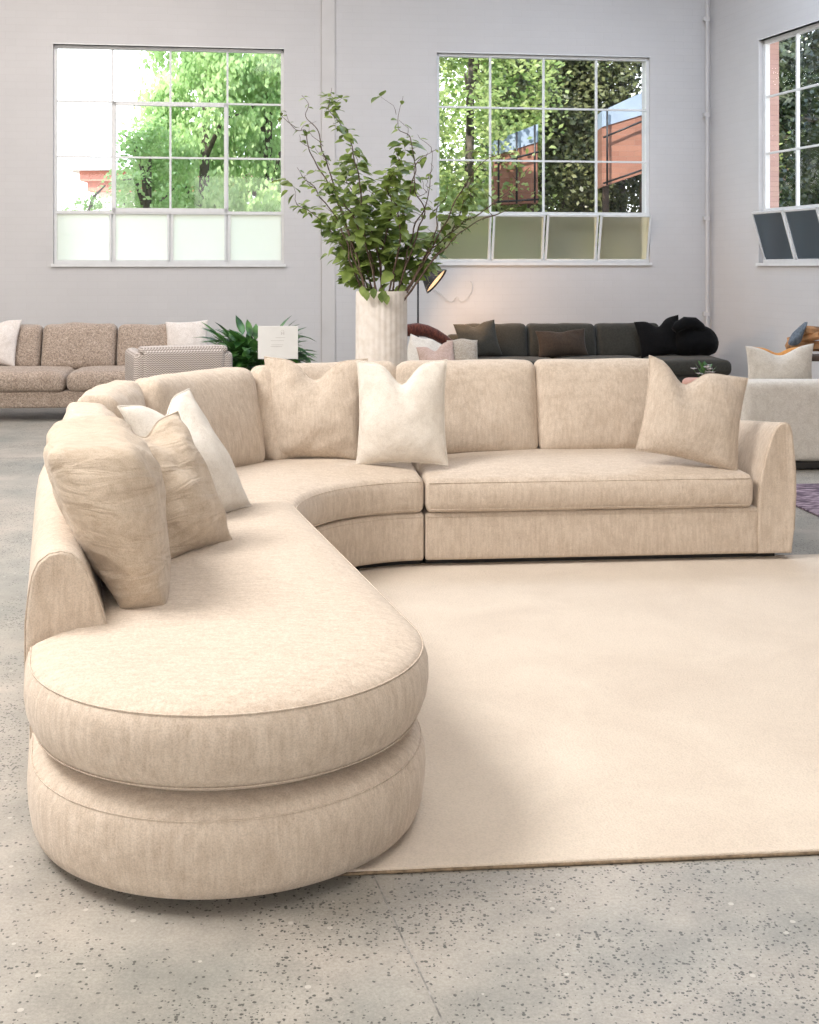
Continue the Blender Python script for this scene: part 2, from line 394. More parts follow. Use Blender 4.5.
# right wall: x along wall towards the camera, y outward => angle so that +y points away from the room
def wall_right():
    w3 = (1.12, 1.12+2.62, 1.56, 4.17)
    bm = bmesh.new()
    # local frame x = towards camera; outward is +X world => local +y must be outward
    o = wall_with_hole('wall_right', corner, ANGR, -.02, 20, ZT, [w3], .13, M['wall'])
    return w3
# with x along DR (down, right), +y local = rotate +90 => (1, .279) direction => outward, good
w3 = wall_right()
bm = bmesh.new(); add_box(bm, -9.5, 9.7, -4.2, 16.6, -.12, 0); fl = struct('floor', bm, M['floor'])
bm = bmesh.new(); add_box(bm, -9.5, 9.7, -4.2, 16.2, ZT, ZT+.2); struct('ceiling', bm, M['ceiling'])
bm = bmesh.new(); add_box(bm, -9.7, -9.45, -4.2, 14.2, 0, ZT); struct('wall_left', bm, M['wall_plain'])
bm = bmesh.new(); add_box(bm, -9.6, 9.7, -4.4, -4.15, 0, ZT); struct('wall_front', bm, M['wall_plain'])

# floor saw cuts
def strip(name, pts, w, z, m, n=1):
    bm = bmesh.new()
    L = [Vector((*p,z)) for p in pts]
    for i in range(len(L)-1):
        d = (L[i+1]-L[i]).normalized(); s = Vector((-d.y,d.x,0))*w/2
        bm.faces.new([bm.verts.new(q) for q in (L[i]-s, L[i+1]-s, L[i+1]+s, L[i]+s)])
    return struct(name, bm, m)
jp = [(-.14,3.15),(-.0766,2.917),(-.035,2.76),(-.010,2.66),(.018,2.57),(.068,2.381),(.16,2.05)]
strip('trim_3', jp, .004, .0012, M['joint'])
strip('trim_4', [(-9.4,9.2),(-2.2,9.5),(-1.2,9.45)], .01, .0012, M['joint'])

# brick joint cover strip and conduit on the back wall
bm = bmesh.new(); a, b_ = wallB(321.5,0)[0], wallB(335,0)[0]
add_box(bm, a, b_, -.018, 0.0, 0, ZT, bev=.004)
add_box(bm, a-.012, a-.004, -.006, 0, 0, ZT); add_box(bm, b_+.004, b_+.012, -.006, 0, 0, ZT)
t = struct('trim_1', bm, M['wall_plain']); t.location = OB; t.rotation_euler = (0,0,ANGB)
bm = bmesh.new(); pc = corner + Vector((-.06,-.10,0))
add_tube(bm, [pc, pc+Vector((0,0,ZT))], .022, 10)
for z in (.9, 2.1, 3.4, 4.6): add_box(bm, pc.x-.045, pc.x+.03, pc.y-.02, pc.y+.05, z, z+.05)
struct('trim_2', bm, M['wall_plain'], smooth=False)

def window(name, origin, ang, w, depth, fr=.035, inner=None, tilt=0, frost=None, clear=None):
    u0,u1,z0,z1 = w
    root = bpy.data.objects.new(name, None); C.objects.link(root); root['kind'] = 'structure'
    root.location = origin; root.rotation_euler = (0,0,ang)
    root.matrix_world = Matrix.Translation(origin) @ Matrix.Rotation(ang,4,'Z')
    MW = root.matrix_world
    rows = [z0, z0+(z1-z0)*.237, z0+(z1-z0)*.491, z0+(z1-z0)*.745, z1]
    cols = [u0+(u1-u0)*i/4 for i in range(5)]
    y = depth
    bm = bmesh.new()
    add_box(bm, u0,u0+fr, y-.03,y+.03, z0,z1, MW); add_box(bm, u1-fr,u1, y-.03,y+.03, z0,z1, MW)
    add_box(bm, u0,u1, y-.035,y+.03, z0,z0+fr*.7, MW); add_box(bm, u0,u1, y-.03,y+.03, z1-fr,z1, MW)
    add_box(bm, u0,u1, y-.035,y+.03, rows[1]-.018,rows[1]+.018, MW)
    add_box(bm, u0-.02,u1+.02, -.03, y, z0-.035, z0, MW)      # sill
    add_box(bm, u0,u1, -.008, y, z1, z1+.012, MW)
    for c in cols[1:4]: add_box(bm, c-.016,c+.016, y+.012,y+.03, z0,rows[1], MW)
    obj('window_frame', bm, M['white_metal'], root, smooth=False)
    bm = bmesh.new()
    for r in rows[2:4]: add_box(bm, u0+fr,u1-fr, y-.018,y+.018, r-.011,r+.011, MW)
    for c in cols[1:4]: add_box(bm, c-.012,c+.012, y-.02,y+.02, rows[1]+.018,z1-fr, MW)
    obj('glazing_bars', bm, M['white_metal'], root, smooth=False)
    if inner:
        bm = bmesh.new(); a, b2, c, d = cols[1], cols[3], rows[1], rows[3]
        t_ = .04
        add_box(bm, a,a+t_, y-.04,y+.02, c,d, MW); add_box(bm, b2-t_,b2, y-.04,y+.02, c,d, MW)
        add_box(bm, a,b2, y-.04,y+.02, c,c+t_*1.3, MW); add_box(bm, a,b2, y-.04,y+.02, d-t_,d, MW)
        s = obj('vent_sash', bm, M['white_metal'], root, smooth=False)
    bm = bmesh.new(); add_box(bm, u0+fr,u1-fr, y-.003,y+.003, rows[1]+.018,z1-fr, MW)
    obj('pane', bm, clear or M['glass'], root, smooth=False)
    # hopper sashes hinged at the sill
    H = rows[1]-z0-.02
    for i in range(4):
        T = MW @ Matrix.Translation((0,y-.012,z0+.02)) @ Matrix.Rotation(tilt,4,'X')
        a, b2 = cols[i]+.012, cols[i+1]-.012; t_ = .024
        bm = bmesh.new()
        add_box(bm, a,a+t_, -.015,.015, 0,H, T); add_box(bm, b2-t_,b2, -.015,.015, 0,H, T)
        add_box(bm, a,b2, -.015,.015, 0,t_, T); add_box(bm, a,b2, -.015,.015, H-t_,H, T)
        s = obj('hopper_sash', bm, M['white_metal'], root, smooth=False)
        bm = bmesh.new(); add_box(bm, a+t_,b2-t_, -.003,.003, t_,H-t_, T)
        g = obj('frosted_pane', bm, frost or M['frosted'], root, smooth=False)
    return root
window('window_1', OB, ANGB, w1, .09, inner=True, tilt=0)
window('window_2', OB, ANGB, w2, .07, tilt=R(14), frost=M['frosted_olive'])
window('window_3', corner, ANGR, w3, .09, fr=.045, tilt=R(17), frost=M['frosted_dark'])
# outer brick skin beside the right window
bm = bmesh.new()
add_box(bm, w3[0]-1.0, w3[0]+.0, .135, .27, 0, 5.2); add_box(bm, w3[1], w3[1]+1, .135, .27, 0, 5.2)
t = struct('wall_outer', bm, M['pink_brick']); t.location = corner; t.rotation_euler = (0,0,ANGR)

# ------------------------------------------------------------------ the sectional sofa
CC = Vector((-.489,3.289)); RN = .532; ADIR = Vector((-math.sin(R(16.5)), math.cos(R(16.5)))); NR = Vector((ADIR.y,-ADIR.x))
L1 = 1.775; H1 = R(106.5); H2 = R(5.0); TURN = H1-H2; RF = .64
P0 = CC + NR*RN
A1 = P0 + ADIR*L1
OC = A1 + NR*RF                     # centre of the inner sweep
LARC = RF*TURN
B1 = OC + Vector((math.cos(H2+math.pi/2), math.sin(H2+math.pi/2)))*RF
D2 = Vector((math.cos(H2), math.sin(H2))); N2 = Vector((-D2.y, D2.x))   # N2 = outward (away from camera)
def FP(s, off):
    if s <= L1: p = P0 + ADIR*s - NR*off
    elif s <= L1+LARC:
        th = H1 + math.pi/2 - (s-L1)/RF
        p = OC + Vector((math.cos(th), math.sin(th)))*(RF+off)
    else: p = B1 + D2*(s-L1-LARC) + N2*off
    return p
SB = L1+LARC                       # joint between the corner and the armed section
LEN2 = 1.885; SE = SB+LEN2
print('B1', B1, 'end', FP(SE,0))
sofa = thing('sectional_sofa', 'large curved cream slub fabric sectional sofa with rounded chaise end around the cream rug', 'sofa', (CC.x, CC.y, 0))

def chaise_body(prof, top_crown, s_end, Rr, notch, step_off=.98, dips=None):
    "prof: list (inset, z) up the side; then rings toward the spine with crown"
    n_arc = 72
    pts = []   # (point, spine) starting at inner edge far end, round the nose, to outer edge far end
    ns = 30
    for i in range(ns): 
        s = s_end*(1-i/ns); pts.append((FPc(s, RN-Rr), s))
    for i in range(n_arc+1):
        th = math.pi*i/n_arc
        # from inner (th=0) through nose (th=90) to outer (180)
        c = CC + NR*Rr*math.cos(th) - ADIR*Rr*math.sin(th)
        pts.append((c, 0))
    for i in range(1, ns+1):
        s = s_end*i/ns
        off = RN+Rr
        if notch and s > .17: off = step_off + (RN+Rr-step_off)*max(0,1-(s-.17)/.03)
        pts.append((FPc(s, off), s))
    # back edge
    end = []
    o0, o1 = pts[-1][0], pts[0][0]
    for i in range(1, 12):
        end.append((o0.lerp(o1, i/12), s_end))
    pts += end
    return pts
def FPc(s, off): return P0 + ADIR*s - NR*off
def build_chaise(prof, crown, s_end, Rr, notch, seams=()):
    bm = bmesh.new(); pts = chaise_body(prof, crown, s_end, Rr, notch)
    rings = []
    def ring(frac_or_inset, z, is_frac=False, zf=None):
        vs = []
        for p, s in pts:
            ss = min(max(s, 0), s_end-.35)
            q = CC + ADIR*ss
            d = p-q; L = d.length
            f = frac_or_inset if is_frac else max(0, 1-frac_or_inset/L)
            w = q + d*f
            zz = z if zf is None else zf(w, f)
            vs.append(bm.verts.new((w.x, w.y, zz)))
        rings.append(vs)
    for ins, z in prof: ring(ins, z)
    last = prof[-1]
    for f in (.80,.68,.55,.42,.3,.18,.08):
        def zf(w, f, z0=last[1]):
            k = 1-(f/(.86))**2
            return z0 + crown*k + .006*nz((w.x,w.y,0), 2.2, 3)*k + .003*nz((w.x,w.y,0),7,9)*k
        ring(f, 0, True, zf)
    n = len(pts)
    for a, b_ in zip(rings[:-1], rings[1:]):
        for k in range(n): bm.faces.new((a[k], a[(k+1)%n], b_[(k+1)%n], b_[k]))
    bm.faces.new(rings[0][::-1]); 
    # close the spine
    for k in range(n//2):
        try: bm.faces.new((rings[-1][k], rings[-1][k+1], rings[-1][n-2-k], rings[-1][n-1-k]))
        except (ValueError, IndexError): pass
    for ins, z in seams:
        line = []
        for p, s in pts[:-11]:
            ss = min(max(s,0), s_end-.35); q = CC+ADIR*ss; d = p-q
            w = q + d*(1-(ins-.002)/d.length); line.append((w.x,w.y,z))
        add_tube(bm, line, .0022, 5)
    bmesh.ops.remove_doubles(bm, verts=bm.verts, dist=.0004)
    return bm
CH_END = 1.86
# plinth, base, cushion of the chaise
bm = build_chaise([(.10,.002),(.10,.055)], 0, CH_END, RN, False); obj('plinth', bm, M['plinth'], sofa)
bm = build_chaise([(.035,.034),(.020,.038),(.010,.062),(.002,.11),(-.001,.16),(.002,.195),(.010,.22),(.024,.240),(.05,.254),(.10,.262)], .0, CH_END, RN, False, [(.0125,.2225)])
obj('base', bm, M['sofa'], sofa)
bm = build_chaise([(.14,.266),(.09,.267),(.055,.276),(.028,.294),(.012,.318),(.000,.350),(-.006,.39),(-.004,.43),(.005,.458),(.013,.470),(.026,.480),(.06,.492),(.10,.499)], .012, CH_END, RN+.004, True, [(.026,.295),(.012,.469)])
obj('seat_cushion', bm, M['sofa'], sofa)

def section(bm, s0, s1, o0, o1, z0, z1, r, rz, crown=0, droop=0, nl=24, bulge=0, wr=0):
    L = s1-s0; Dd = o1-o0
    def fn(x,y,z,u,v,w):
        s = s0 + (x+L/2); off = o0 + (y+Dd/2)
        g = max(0,1-u**4)*max(0,1-v**2)
        zz = z0 + z
        if w > .5: zz += crown*g*(w-.5)*2
        if v < 0: off -= bulge*math.sin(math.pi*w)*(-v)*max(0,1-u**6)
        p = FPx(s, off)
        if wr: zz += wr*nz((p.x,p.y,zz),5,2)
        return Vector((p.x, p.y, zz))
    rbox(bm, L, Dd, z1-z0, r, fn, nl=nl, nd=10, nh=5, rz=rz)
def FPx(s, off): return FP(s, off)
def seamline(bm, s0, s1, off, z, r=.0026, n=30):
    add_tube(bm, [(*FP(s0+(s1-s0)*i/n, off), z) for i in range(n+1)], r, 5)
GAP = .006
S1 = CH_END+.004
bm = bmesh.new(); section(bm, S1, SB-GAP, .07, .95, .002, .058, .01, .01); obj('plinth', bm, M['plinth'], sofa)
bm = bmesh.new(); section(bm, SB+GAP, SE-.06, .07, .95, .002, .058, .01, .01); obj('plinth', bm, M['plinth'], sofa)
bm = bmesh.new(); section(bm, S1-.05, SB-GAP/2, 0, 1.0, .045, .282, .014, .02, bulge=.004); seamline(bm, S1, SB-.012, -.001, .262); obj('base', bm, M['sofa'], sofa)
bm = bmesh.new(); section(bm, SB+GAP/2, SE-.175, 0, 1.0, .045, .282, .014, .02, bulge=.004); seamline(bm, SB+.012, SE-.185, -.001, .262); obj('base', bm, M['sofa'], sofa)
bm = bmesh.new(); section(bm, CH_END-.0, SB-GAP/2, -.012, .93, .284, .458, .03, .045, crown=.045, bulge=.012, wr=.004); seamline(bm, CH_END+.02, SB-.02, -.010, .440); seamline(bm, CH_END+.02, SB-.02, -.012, .302); obj('seat_cushion', bm, M['sofa'], sofa)
bm = bmesh.new(); section(bm, SB+GAP/2, SE-.205, -.02, .93, .284, .452, .03, .05, crown=.055, bulge=.016, wr=.004, nl=34); seamline(bm, SB+.02, SE-.23, -.020, .434); seamline(bm, SB+.02, SE-.23, -.022, .302); obj('seat_cushion', bm, M['sofa'], sofa)

# back rail and arm: one wedge profile swept along the outside (offset, height)
PR = [(1.050,.05),(1.056,.12),(1.060,.25),(1.074,.38),(1.074,.52),(1.066,.60),(1.056,.655),(1.040,.690),(1.012,.711),(.980,.716),(.950,.707),(.922,.68),(.898,.63),(.874,.56),(.845,.47),(.825,.38),(.815,.30),(.815,.05)]
def sweep(bm, prof, posfn, n, welt=True, c_in=.012):
    rings = []
    cx = sum(p[0] for p in prof)/len(prof); cz = sum(p[1] for p in prof)/len(prof)
    def ring(t, k, dt=0):
        return [bm.verts.new(posfn(t, cx+(o-cx)*k[0], cz+(z-cz)*k[1], dt)) for o, z in prof]
    rings.append(ring(0,(.80,.95),0)); rings.append(ring(0,(.90,.975),-.002)); rings.append(ring(0,(.965,.99),.001))
    rings.append(ring(0,(1,1),c_in))
    for i in range(1,n): rings.append(ring(i/n,(1,1)))
    rings.append(ring(1,(1,1),-c_in)); rings.append(ring(1,(.965,.99),-.001)); rings.append(ring(1,(.9,.975),.002))
    m = len(prof)
    for a, b_ in zip(rings[:-1], rings[1:]):
        for k in range(m): bm.faces.new((a[k],a[(k+1)%m],b_[(k+1)%m],b_[k]))
    bm.faces.new(rings[0][::-1]); bm.faces.new(rings[-1])
    if welt:
        for t in (0,1):
            add_tube(bm, [posfn(t, o, z, c_in*.6*(1 if t==0 else -1)) for o, z in prof[1:-1]], .0022, 5)
def back_rail(s0, s1, n, name='back_rail', pk=1.0):
    bm = bmesh.new()
    def pos(t, o, z, dt):
        p = FP(s0+(s1-s0)*t+dt, o); return Vector((p.x,p.y,z))
    sweep(bm, PR, pos, n)
    return obj(name, bm, M['sofa'], sofa)
back_rail(.16, CH_END, 24); back_rail(CH_END+.004, SB-.002, 30); back_rail(SB+.002, SE-.03, 16)
# right arm
AP = [(SE-.002,.045),(SE+.012,.16),(SE+.022,.34),(SE+.020,.48),(SE+.008,.60),(SE+.0,.67),(SE-.012,.70),(SE-.035,.713),(SE-.058,.708),(SE-.080,.69),(SE-.102,.65),(SE-.130,.57),(SE-.158,.47),(SE-.175,.38),(SE-.180,.28),(SE-.182,.18),(SE-.184,.045)]
bm = bmesh.new()
def apos(t, s, z, dt):
    off = -.005 + t*.93 + dt
    p = B1 + D2*(s-SB) + N2*off; return Vector((p.x,p.y,z - .10*t*max(0,min(1,(z-.35)/.3))))
sweep(bm, AP, apos, 14)
obj('arm', bm, M['sofa'], sofa)

# loose back cushions (parts of the sofa)
def back_cushion(s0, s1, off=.56, h=.50, th=.21, lean=.30, z0=.478, seed=0, mt='sofa', wr=.012, twist=0, end_tilt=0, corner_up=.0, rr=.06, widen=0, bulge=.02):
    "thick soft box cushion standing on the seat, leaning on the rail; spans s0..s1 as read at the inner edge"
    bm = bmesh.new(); L = 1.0
    def fn(x,y,z,u,v,w):
        hh = z
        puff = (1-abs(u)**3.2)*(1-abs(2*w-1)**2.6)
        yy = y*(.72+.42*puff)*(1+widen*(w-.5))
        if w > .5: hh += corner_up*abs(u)**3*(w-.5)*2 - .018*(1-u*u)*(w-.5)*2*0
        hh -= .016*(u**2)*(1-w)*0
        sc = 1 - .035*(1-(2*w-1)**2)*0
        uu = u*(1-.03*math.sin(math.pi*w)) 
        s = (s0+s1)/2 + uu*(s1-s0)/2 + end_tilt*w*(s1-s0)
        oo = off + yy + lean*hh + twist*u
        s += math.copysign(1,u)*bulge*(1-(2*w-1)**2)*abs(u)**4*(1-min(1,abs(v))**2*.8)
        p = FP(s, oo); q = (p.x,p.y,hh)
        k = wr*(.6*nz(q,5,seed)+.4*nz(q,12,seed+5))
        p = FP(s, oo + k*(1 if y > 0 else -1))
        return Vector((p.x, p.y, z0 + hh*(1+0*k) + k*.5*w))
    rbox(bm, 1.0, th, h, rr, fn, nl=22, nd=4, nh=12, rz=rr)
    o = obj('back_cushion', bm, M[mt], sofa)
    return o
SRIGHT = SE-.16
back_cushion(.30, 1.08, off=.735, th=.27, lean=.31, h=.50, seed=1, wr=.032, mt='linen', rr=.055, widen=.6, bulge=.09)
back_cushion(1.11, 1.72, off=.74, th=.22, lean=.28, h=.48, seed=2, wr=.03)
back_cushion(1.75, 2.08, off=.72, th=.22, lean=.22, h=.50, seed=3, wr=.02)
back_cushion(2.10, 2.47, off=.66, th=.22, lean=.24, h=.50, seed=4)
back_cushion(2.49, 2.87, off=.66, th=.20, lean=.24, h=.50, seed=5)
back_cushion(SB-.04, SB+.69, off=.64, th=.22, lean=.22, h=.505, seed=6)
back_cushion(SB+.695, SB+1.45, off=.64, th=.22, lean=.22, h=.505, seed=7)

# ------------------------------------------------------------------ pillows
def pillow_mesh(w, h, t, chop=.10, seed=0, n=26, wr=.010, slump=0, fold=0, power=.55, chop_w=.30, chop_x=0):
    bm = bmesh.new()
    def P(u, v, side):
        x = w/2*u*(1-.075*(1-v*v)); z = h/2*v*(1-.07*(1-u*u))
        th = (max(0,(1-u*u))*max(0,(1-v*v)))**power * t/2 * (1+.15*(-v))
        c = math.exp(-((u-chop_x)/chop_w)**2)
        kv = max(0,(v+.1)/1.1)
        z -= chop*c*kv**1.6
        th *= 1 - .45*c*kv*(1 if chop > 0 else 0)
        y = side*th
        y += wr*nz((x,z,side*.3),6,seed)*min(1,th*20) + wr*.7*nz((x,z,side),13,seed+3)*min(1,th*20)
        # creases running from the corners
        y += side*wr*.9*math.sin(9*(u*.7+v)+seed)*max(0,(abs(u)*abs(v)-.15))*min(1,th*20)
        x += slump*(v+1)*w*.5; 
        y += fold*max(0,-v-.6)*.2
        return Vector((x, y, z + h/2))
    g = {}
    def e(k): 
        k = -1+2*k/n
        return math.copysign(1-(1-abs(k))**1.35, k)
    for sd in (-1,1):
        for i in range(n+1):
            for j in range(n+1):
                if (i in (0,n) or j in (0,n)) and sd == 1: g[i,j,1] = g[i,j,-1]; continue
                g[i,j,sd] = bm.verts.new(P(e(i), e(j), sd))
    for sd in (-1,1):
        for i in range(n):
            for j in range(n):
                f = [g[i,j,sd],g[i+1,j,sd],g[i+1,j+1,sd],g[i,j+1,sd]]
                bm.faces.new(f if sd == -1 else f[::-1])
    edge = [P(e(i),-1,-1) for i in range(n+1)] + [P(1,e(j),-1) for j in range(1,n+1)] + [P(e(n-i),1,-1) for i in range(1,n+1)] + [P(-1,e(n-j),-1) for j in range(1,n+1)]
    return bm, edge
def pillow(label, mt, w, h, t, loc, yaw=0, lean=0, roll=0, seam=True, name='throw_pillow', cat='throw pillow', group=None, **kw):
    bm, edge = pillow_mesh(w,h,t,**kw)
    me = bpy.data.meshes.new(name); bmesh.ops.recalc_face_normals(bm, faces=bm.faces); bm.to_mesh(me); bm.free()
    for p in me.polygons: p.use_smooth = True
    me.materials.append(M[mt])
    o = bpy.data.objects.new(name, me); C.objects.link(o)
    o.location = loc
    # lean back about the bottom edge, roll in the pillow's plane, yaw about up
    o.matrix_world = Matrix.Translation(Vector(loc)) @ Matrix.Rotation(yaw,4,'Z') @ Matrix.Rotation(-lean,4,'X') @ Matrix.Rotation(roll,4,'Y')
    tag(o, label, cat, group)
    if seam:
        b2 = bmesh.new(); add_tube(b2, edge, .004, 5, caps=False)
        m2 = bpy.data.meshes.new('piping'); b2.to_mesh(m2); b2.free()
        for p in m2.polygons: p.use_smooth = True
        m2.materials.append(M[mt]); s = bpy.data.objects.new('piping', m2); C.objects.link(s); s.parent = o
    return o
def seat_pt(px, py, z=.485):
    Y = (CAMZ-z)*F_PX/(py-HY); return Vector(((px-CX)*Y/F_PX, Y, z))
# (bottom centre positions)
p = seat_pt(202,557,.495)
pillow('sand linen throw pillow leaning between the front cushion and the fuzzy white pillow', 'linen', .42,.52,.24, p+Vector((-.03,.02,0)), yaw=R(58), lean=R(28), roll=R(-3), chop=.05, seed=2.2, wr=.022)
p = seat_pt(222,523,.495)
pillow('fuzzy white throw pillow on the chaise behind the sand linen one', 'boucle_white', .50,.56,.21, p+Vector((-.02,.06,0)), yaw=R(66), lean=R(31), roll=R(-3), chop=.07, seed=5.1)
p = seat_pt(313,459,.49)
pillow('oat slub throw pillow with dented top, left of the plush white one in the corner', 'pillow_tan', .55,.54,.20, p+Vector((0,-.05,0)), yaw=R(-2), lean=R(10), roll=R(1), chop=.10, seed=7.4, wr=.018)
p = seat_pt(402,464,.49)
pillow('plush white throw pillow with dented top between the oat pillow and the seam', 'boucle_white', .47,.54,.19, p+Vector((0,-.04,0)), yaw=R(-4), lean=R(12), roll=R(-1), chop=.11, seed=1.3, wr=.012)
p = seat_pt(689,463,.49)
pillow('oat slub throw pillow leaning against the right arm of the sectional', 'pillow_tan', .54,.52,.19, p+Vector((-.02,-.03,.01)), yaw=R(6), lean=R(20), roll=R(14), chop=.10, seed=4.7, wr=.014, chop_x=-.25)

# ------------------------------------------------------------------ rugs
a, b_ = Vector((-.36,2.955)), Vector((2.9,2.955+3.26*.0885)); 
ang = math.atan(.0885)
bm = bmesh.new(); LR, WR = 4.3, 3.06
def rugfn(x,y,z,u,v,w):
    return Vector((x, y+.002*noise.noise(Vector((x*9,0,0))), z))
rbox(bm, LR, WR, .013, .006, rugfn, nl=80, nd=50, nh=1, rz=.006)
MR = Matrix.Translation((-.36,2.945,.001)) @ Matrix.Rotation(ang,4,'Z') @ Matrix.Translation((LR/2,WR/2,0))
bm.transform(MR)
rg = thing('rug', 'large cream pile rug lying inside the curve of the sectional', 'rug', (1.6,4.6,0))
obj('pile', bm, M['rug'], rg)
bm = bmesh.new()
def RP(x,y,z): return MR @ Vector((x,y,z))
add_tube(bm, [RP(-LR/2+LR*i/60, -WR/2-.002+.002*noise.noise(Vector((i*.6,3,0))), .004) for i in range(61)], .0045, 5)
for sx in (-1,1): add_tube(bm, [RP(sx*(LR/2+.001), -WR/2+WR*i/20, .004) for i in range(21)], .0045, 5)
add_tube(bm, [RP(-LR/2+LR*i/20, WR/2+.002, .004) for i in range(21)], .0045, 5)
obj('binding', bm, M['rug_edge'], rg)
bm = bmesh.new(); rbox(bm, 2.3, 2.1, .014, .006, lambda x,y,z,u,v,w: Vector((x,y,z)), nl=20, nd=20, nh=1, rz=.006)
bm.transform(Matrix.Translation((3.61,7.32,.001)) @ Matrix.Rotation(R(7),4,'Z'))
tag(obj('rug', bm, M['rug_purple']), 'mottled purple pile rug behind the right arm of the sectional', 'rug')

# ------------------------------------------------------------------ generic soft blocks for the other sofas
def block(bm, cx, cy, z0, L, D, H, r, Mx, puff=0, lean=0, wr=0, seed=0, nl=12, nd=8, nh=6, crown=0):
    def fn(x,y,z,u,v,w):
        g = max(0,1-u**4)
        yy = y + (puff*math.copysign(1,y)*(1-abs(u)**3)*math.sin(math.pi*w) if abs(y) > 1e-6 else 0) + lean*z
        zz = z + (crown*g*(1-v*v) if w > .5 else 0)
        if wr:
            q = (x+cx,y+cy,z); yy += wr*nz(q,5,seed); zz += wr*nz(q,6,seed+4)*w
        return Mx @ Vector((cx+x, cy+yy, z0+zz))
    rbox(bm, L, D, H, r, fn, nl=nl, nd=nd, nh=nh, rz=min(r,H*.49))

# taupe sofa, back left
lt = thing('sofa', 'taupe tweed three seater sofa by the back wall under the left window', 'sofa', (-3.36,11.72,0), R(4))
T = local(lt)
bm = bmesh.new(); block(bm, 0,.45,.13, 2.5,.88,.17,.03,T); obj('base', bm, M['tweed'], lt)
for sx in (-1.1,1.1):
    for yy in (.1,.8):
        bm = bmesh.new(); add_lathe(bm, [(.015,.0),(.022,.14)], 12, M=None, c=T @ Vector((sx,yy,0))); obj('leg', bm, M['black_metal'], lt)
for sx in (-1.2,1.2):
    bm = bmesh.new(); block(bm, sx,.45,.16, .18,.88,.46,.06,T); obj('arm', bm, M['tweed'], lt)
for i,(a, b_) in enumerate(((-1.12,.0),(.0,1.12))):
    bm = bmesh.new(); block(bm, (a+b_)/2,.32,.29, b_-a-.01,.72,.19,.07,T,crown=.035,wr=.012,seed=i); obj('seat_cushion', bm, M['tweed'], lt)
bm = bmesh.new(); block(bm, 0,.86,.2, 2.5,.14,.58,.05,T,lean=.1); obj('back_frame', bm, M['tweed'], lt)
for i,(a, b_) in enumerate(((-1.12,-.375),(-.375,.385),(.385,1.14))):
    bm = bmesh.new(); block(bm, (a+b_)/2,.60,.46, b_-a-.01,.20,.46,.07,T,puff=.02,lean=.28,wr=.02,seed=i+3,nl=14,nh=10); obj('back_cushion', bm, M['tweed'], lt)
p = W(2,368,12.0); pillow('white cotton throw pillow at the left edge on the taupe sofa', 'white_cotton', .52,.50,.18, T @ Vector((-.85,.42,.52)), yaw=R(6), lean=R(20), roll=R(4), chop=.05, seed=1, seam=False)
pillow('pale cream square throw pillow at the right end of the taupe sofa', 'white_cotton', .44,.42,.14, T @ Vector((1.12,.50,.55)), yaw=R(2), lean=R(16), roll=R(-3), chop=.0, seed=4, seam=False)

# herringbone armchair seen from behind
ac = thing('armchair', 'taupe herringbone armchair seen from behind, in front of the taupe sofa', 'armchair', (-1.88,10.0,0), R(19))
T = local(ac)
bm = bmesh.new(); block(bm, 0,.42,.12, .72,.76,.28,.05,T); obj('base', bm, M['herring'], ac)
bm = bmesh.new(); block(bm, 0,.05,.14, .68,.15,.685,.04,T,lean=-.04,nl=14); obj('back', bm, M['herring'], ac)
bm = bmesh.new(); block(bm, .0,.06,.785, .73,.19,.06,.028,T,crown=.008); obj('top_rail', bm, M['herring'], ac)
for sx in (-.37,.37):
    bm = bmesh.new(); block(bm, sx*.95,.36,.14, .12,.78,.66,.05,T,lean=0); obj('arm', bm, M['herring'], ac)
bm = bmesh.new(); block(bm, 0,.46,.38, .58,.62,.14,.06,T,crown=.03); obj('seat_cushion', bm, M['herring'], ac)
for sx in (-.32,.32):
    for yy in (.1,.74):
        bm = bmesh.new(); add_lathe(bm, [(.012,0),(.022,.125)], 12, c=T @ Vector((sx,yy,0))); obj('leg', bm, M['dark_wood'], ac)

# charcoal sofa, back right
ds = thing('sofa', 'long charcoal fabric sofa by the back wall under the right window', 'sofa', (2.0,13.35,0), ANGB)
T = local(ds)
bm = bmesh.new(); block(bm, .07,.36,.08, 2.96,.98,.22,.05,T); obj('base', bm, M['dark_velvet'], ds)
bm = bmesh.new(); block(bm, .0,.92,.10, 2.9,.18,.62,.06,T,lean=.08); obj('back_frame', bm, M['dark_velvet'], ds)
for i,(a, b_) in enumerate(((-1.36,-.30),(-.30,.72),(.72,1.62))):
    bm = bmesh.new(); block(bm, (a+b_)/2,.34,.29, b_-a-.008,.98,.18,.07,T,crown=.02,wr=.008,seed=i); obj('seat_cushion', bm, M['dark_velvet'], ds)
bcs = ((487,530),(530,600),(600,664))
for i,(a, b_) in enumerate(((-1.32,-.55),(-.55,.27),(.27,1.05))):
    bm = bmesh.new(); block(bm, (a+b_)/2,.66,.45, b_-a-.012,.20,.40,.06,T,puff=.02,lean=.22,wr=.012,seed=i+8,nl=14,nh=10); obj('back_cushion', bm, M['dark_velvet'], ds)
for sx in (-1.2,1.35):
    for yy in (.1,.75):
        bm = bmesh.new(); add_lathe(bm, [(.02,0),(.024,.09)], 12, c=T @ Vector((sx,yy,0))); obj('leg', bm, M['black_metal'], ds)
pillow('dark charcoal throw pillow leaning at the left end of the charcoal sofa', 'dark_velvet', .50,.43,.16, T @ Vector((-1.15,.34,.49)), yaw=R(14), lean=R(22), roll=R(-6), chop=.05, seed=2, seam=False)
pillow('dark brown lumbar pillow in the middle of the charcoal sofa', 'brown_cloth', .58,.32,.15, T @ Vector((-.20,.36,.49)), yaw=R(3), lean=R(20), roll=R(-3), chop=.02, seed=3, seam=False)
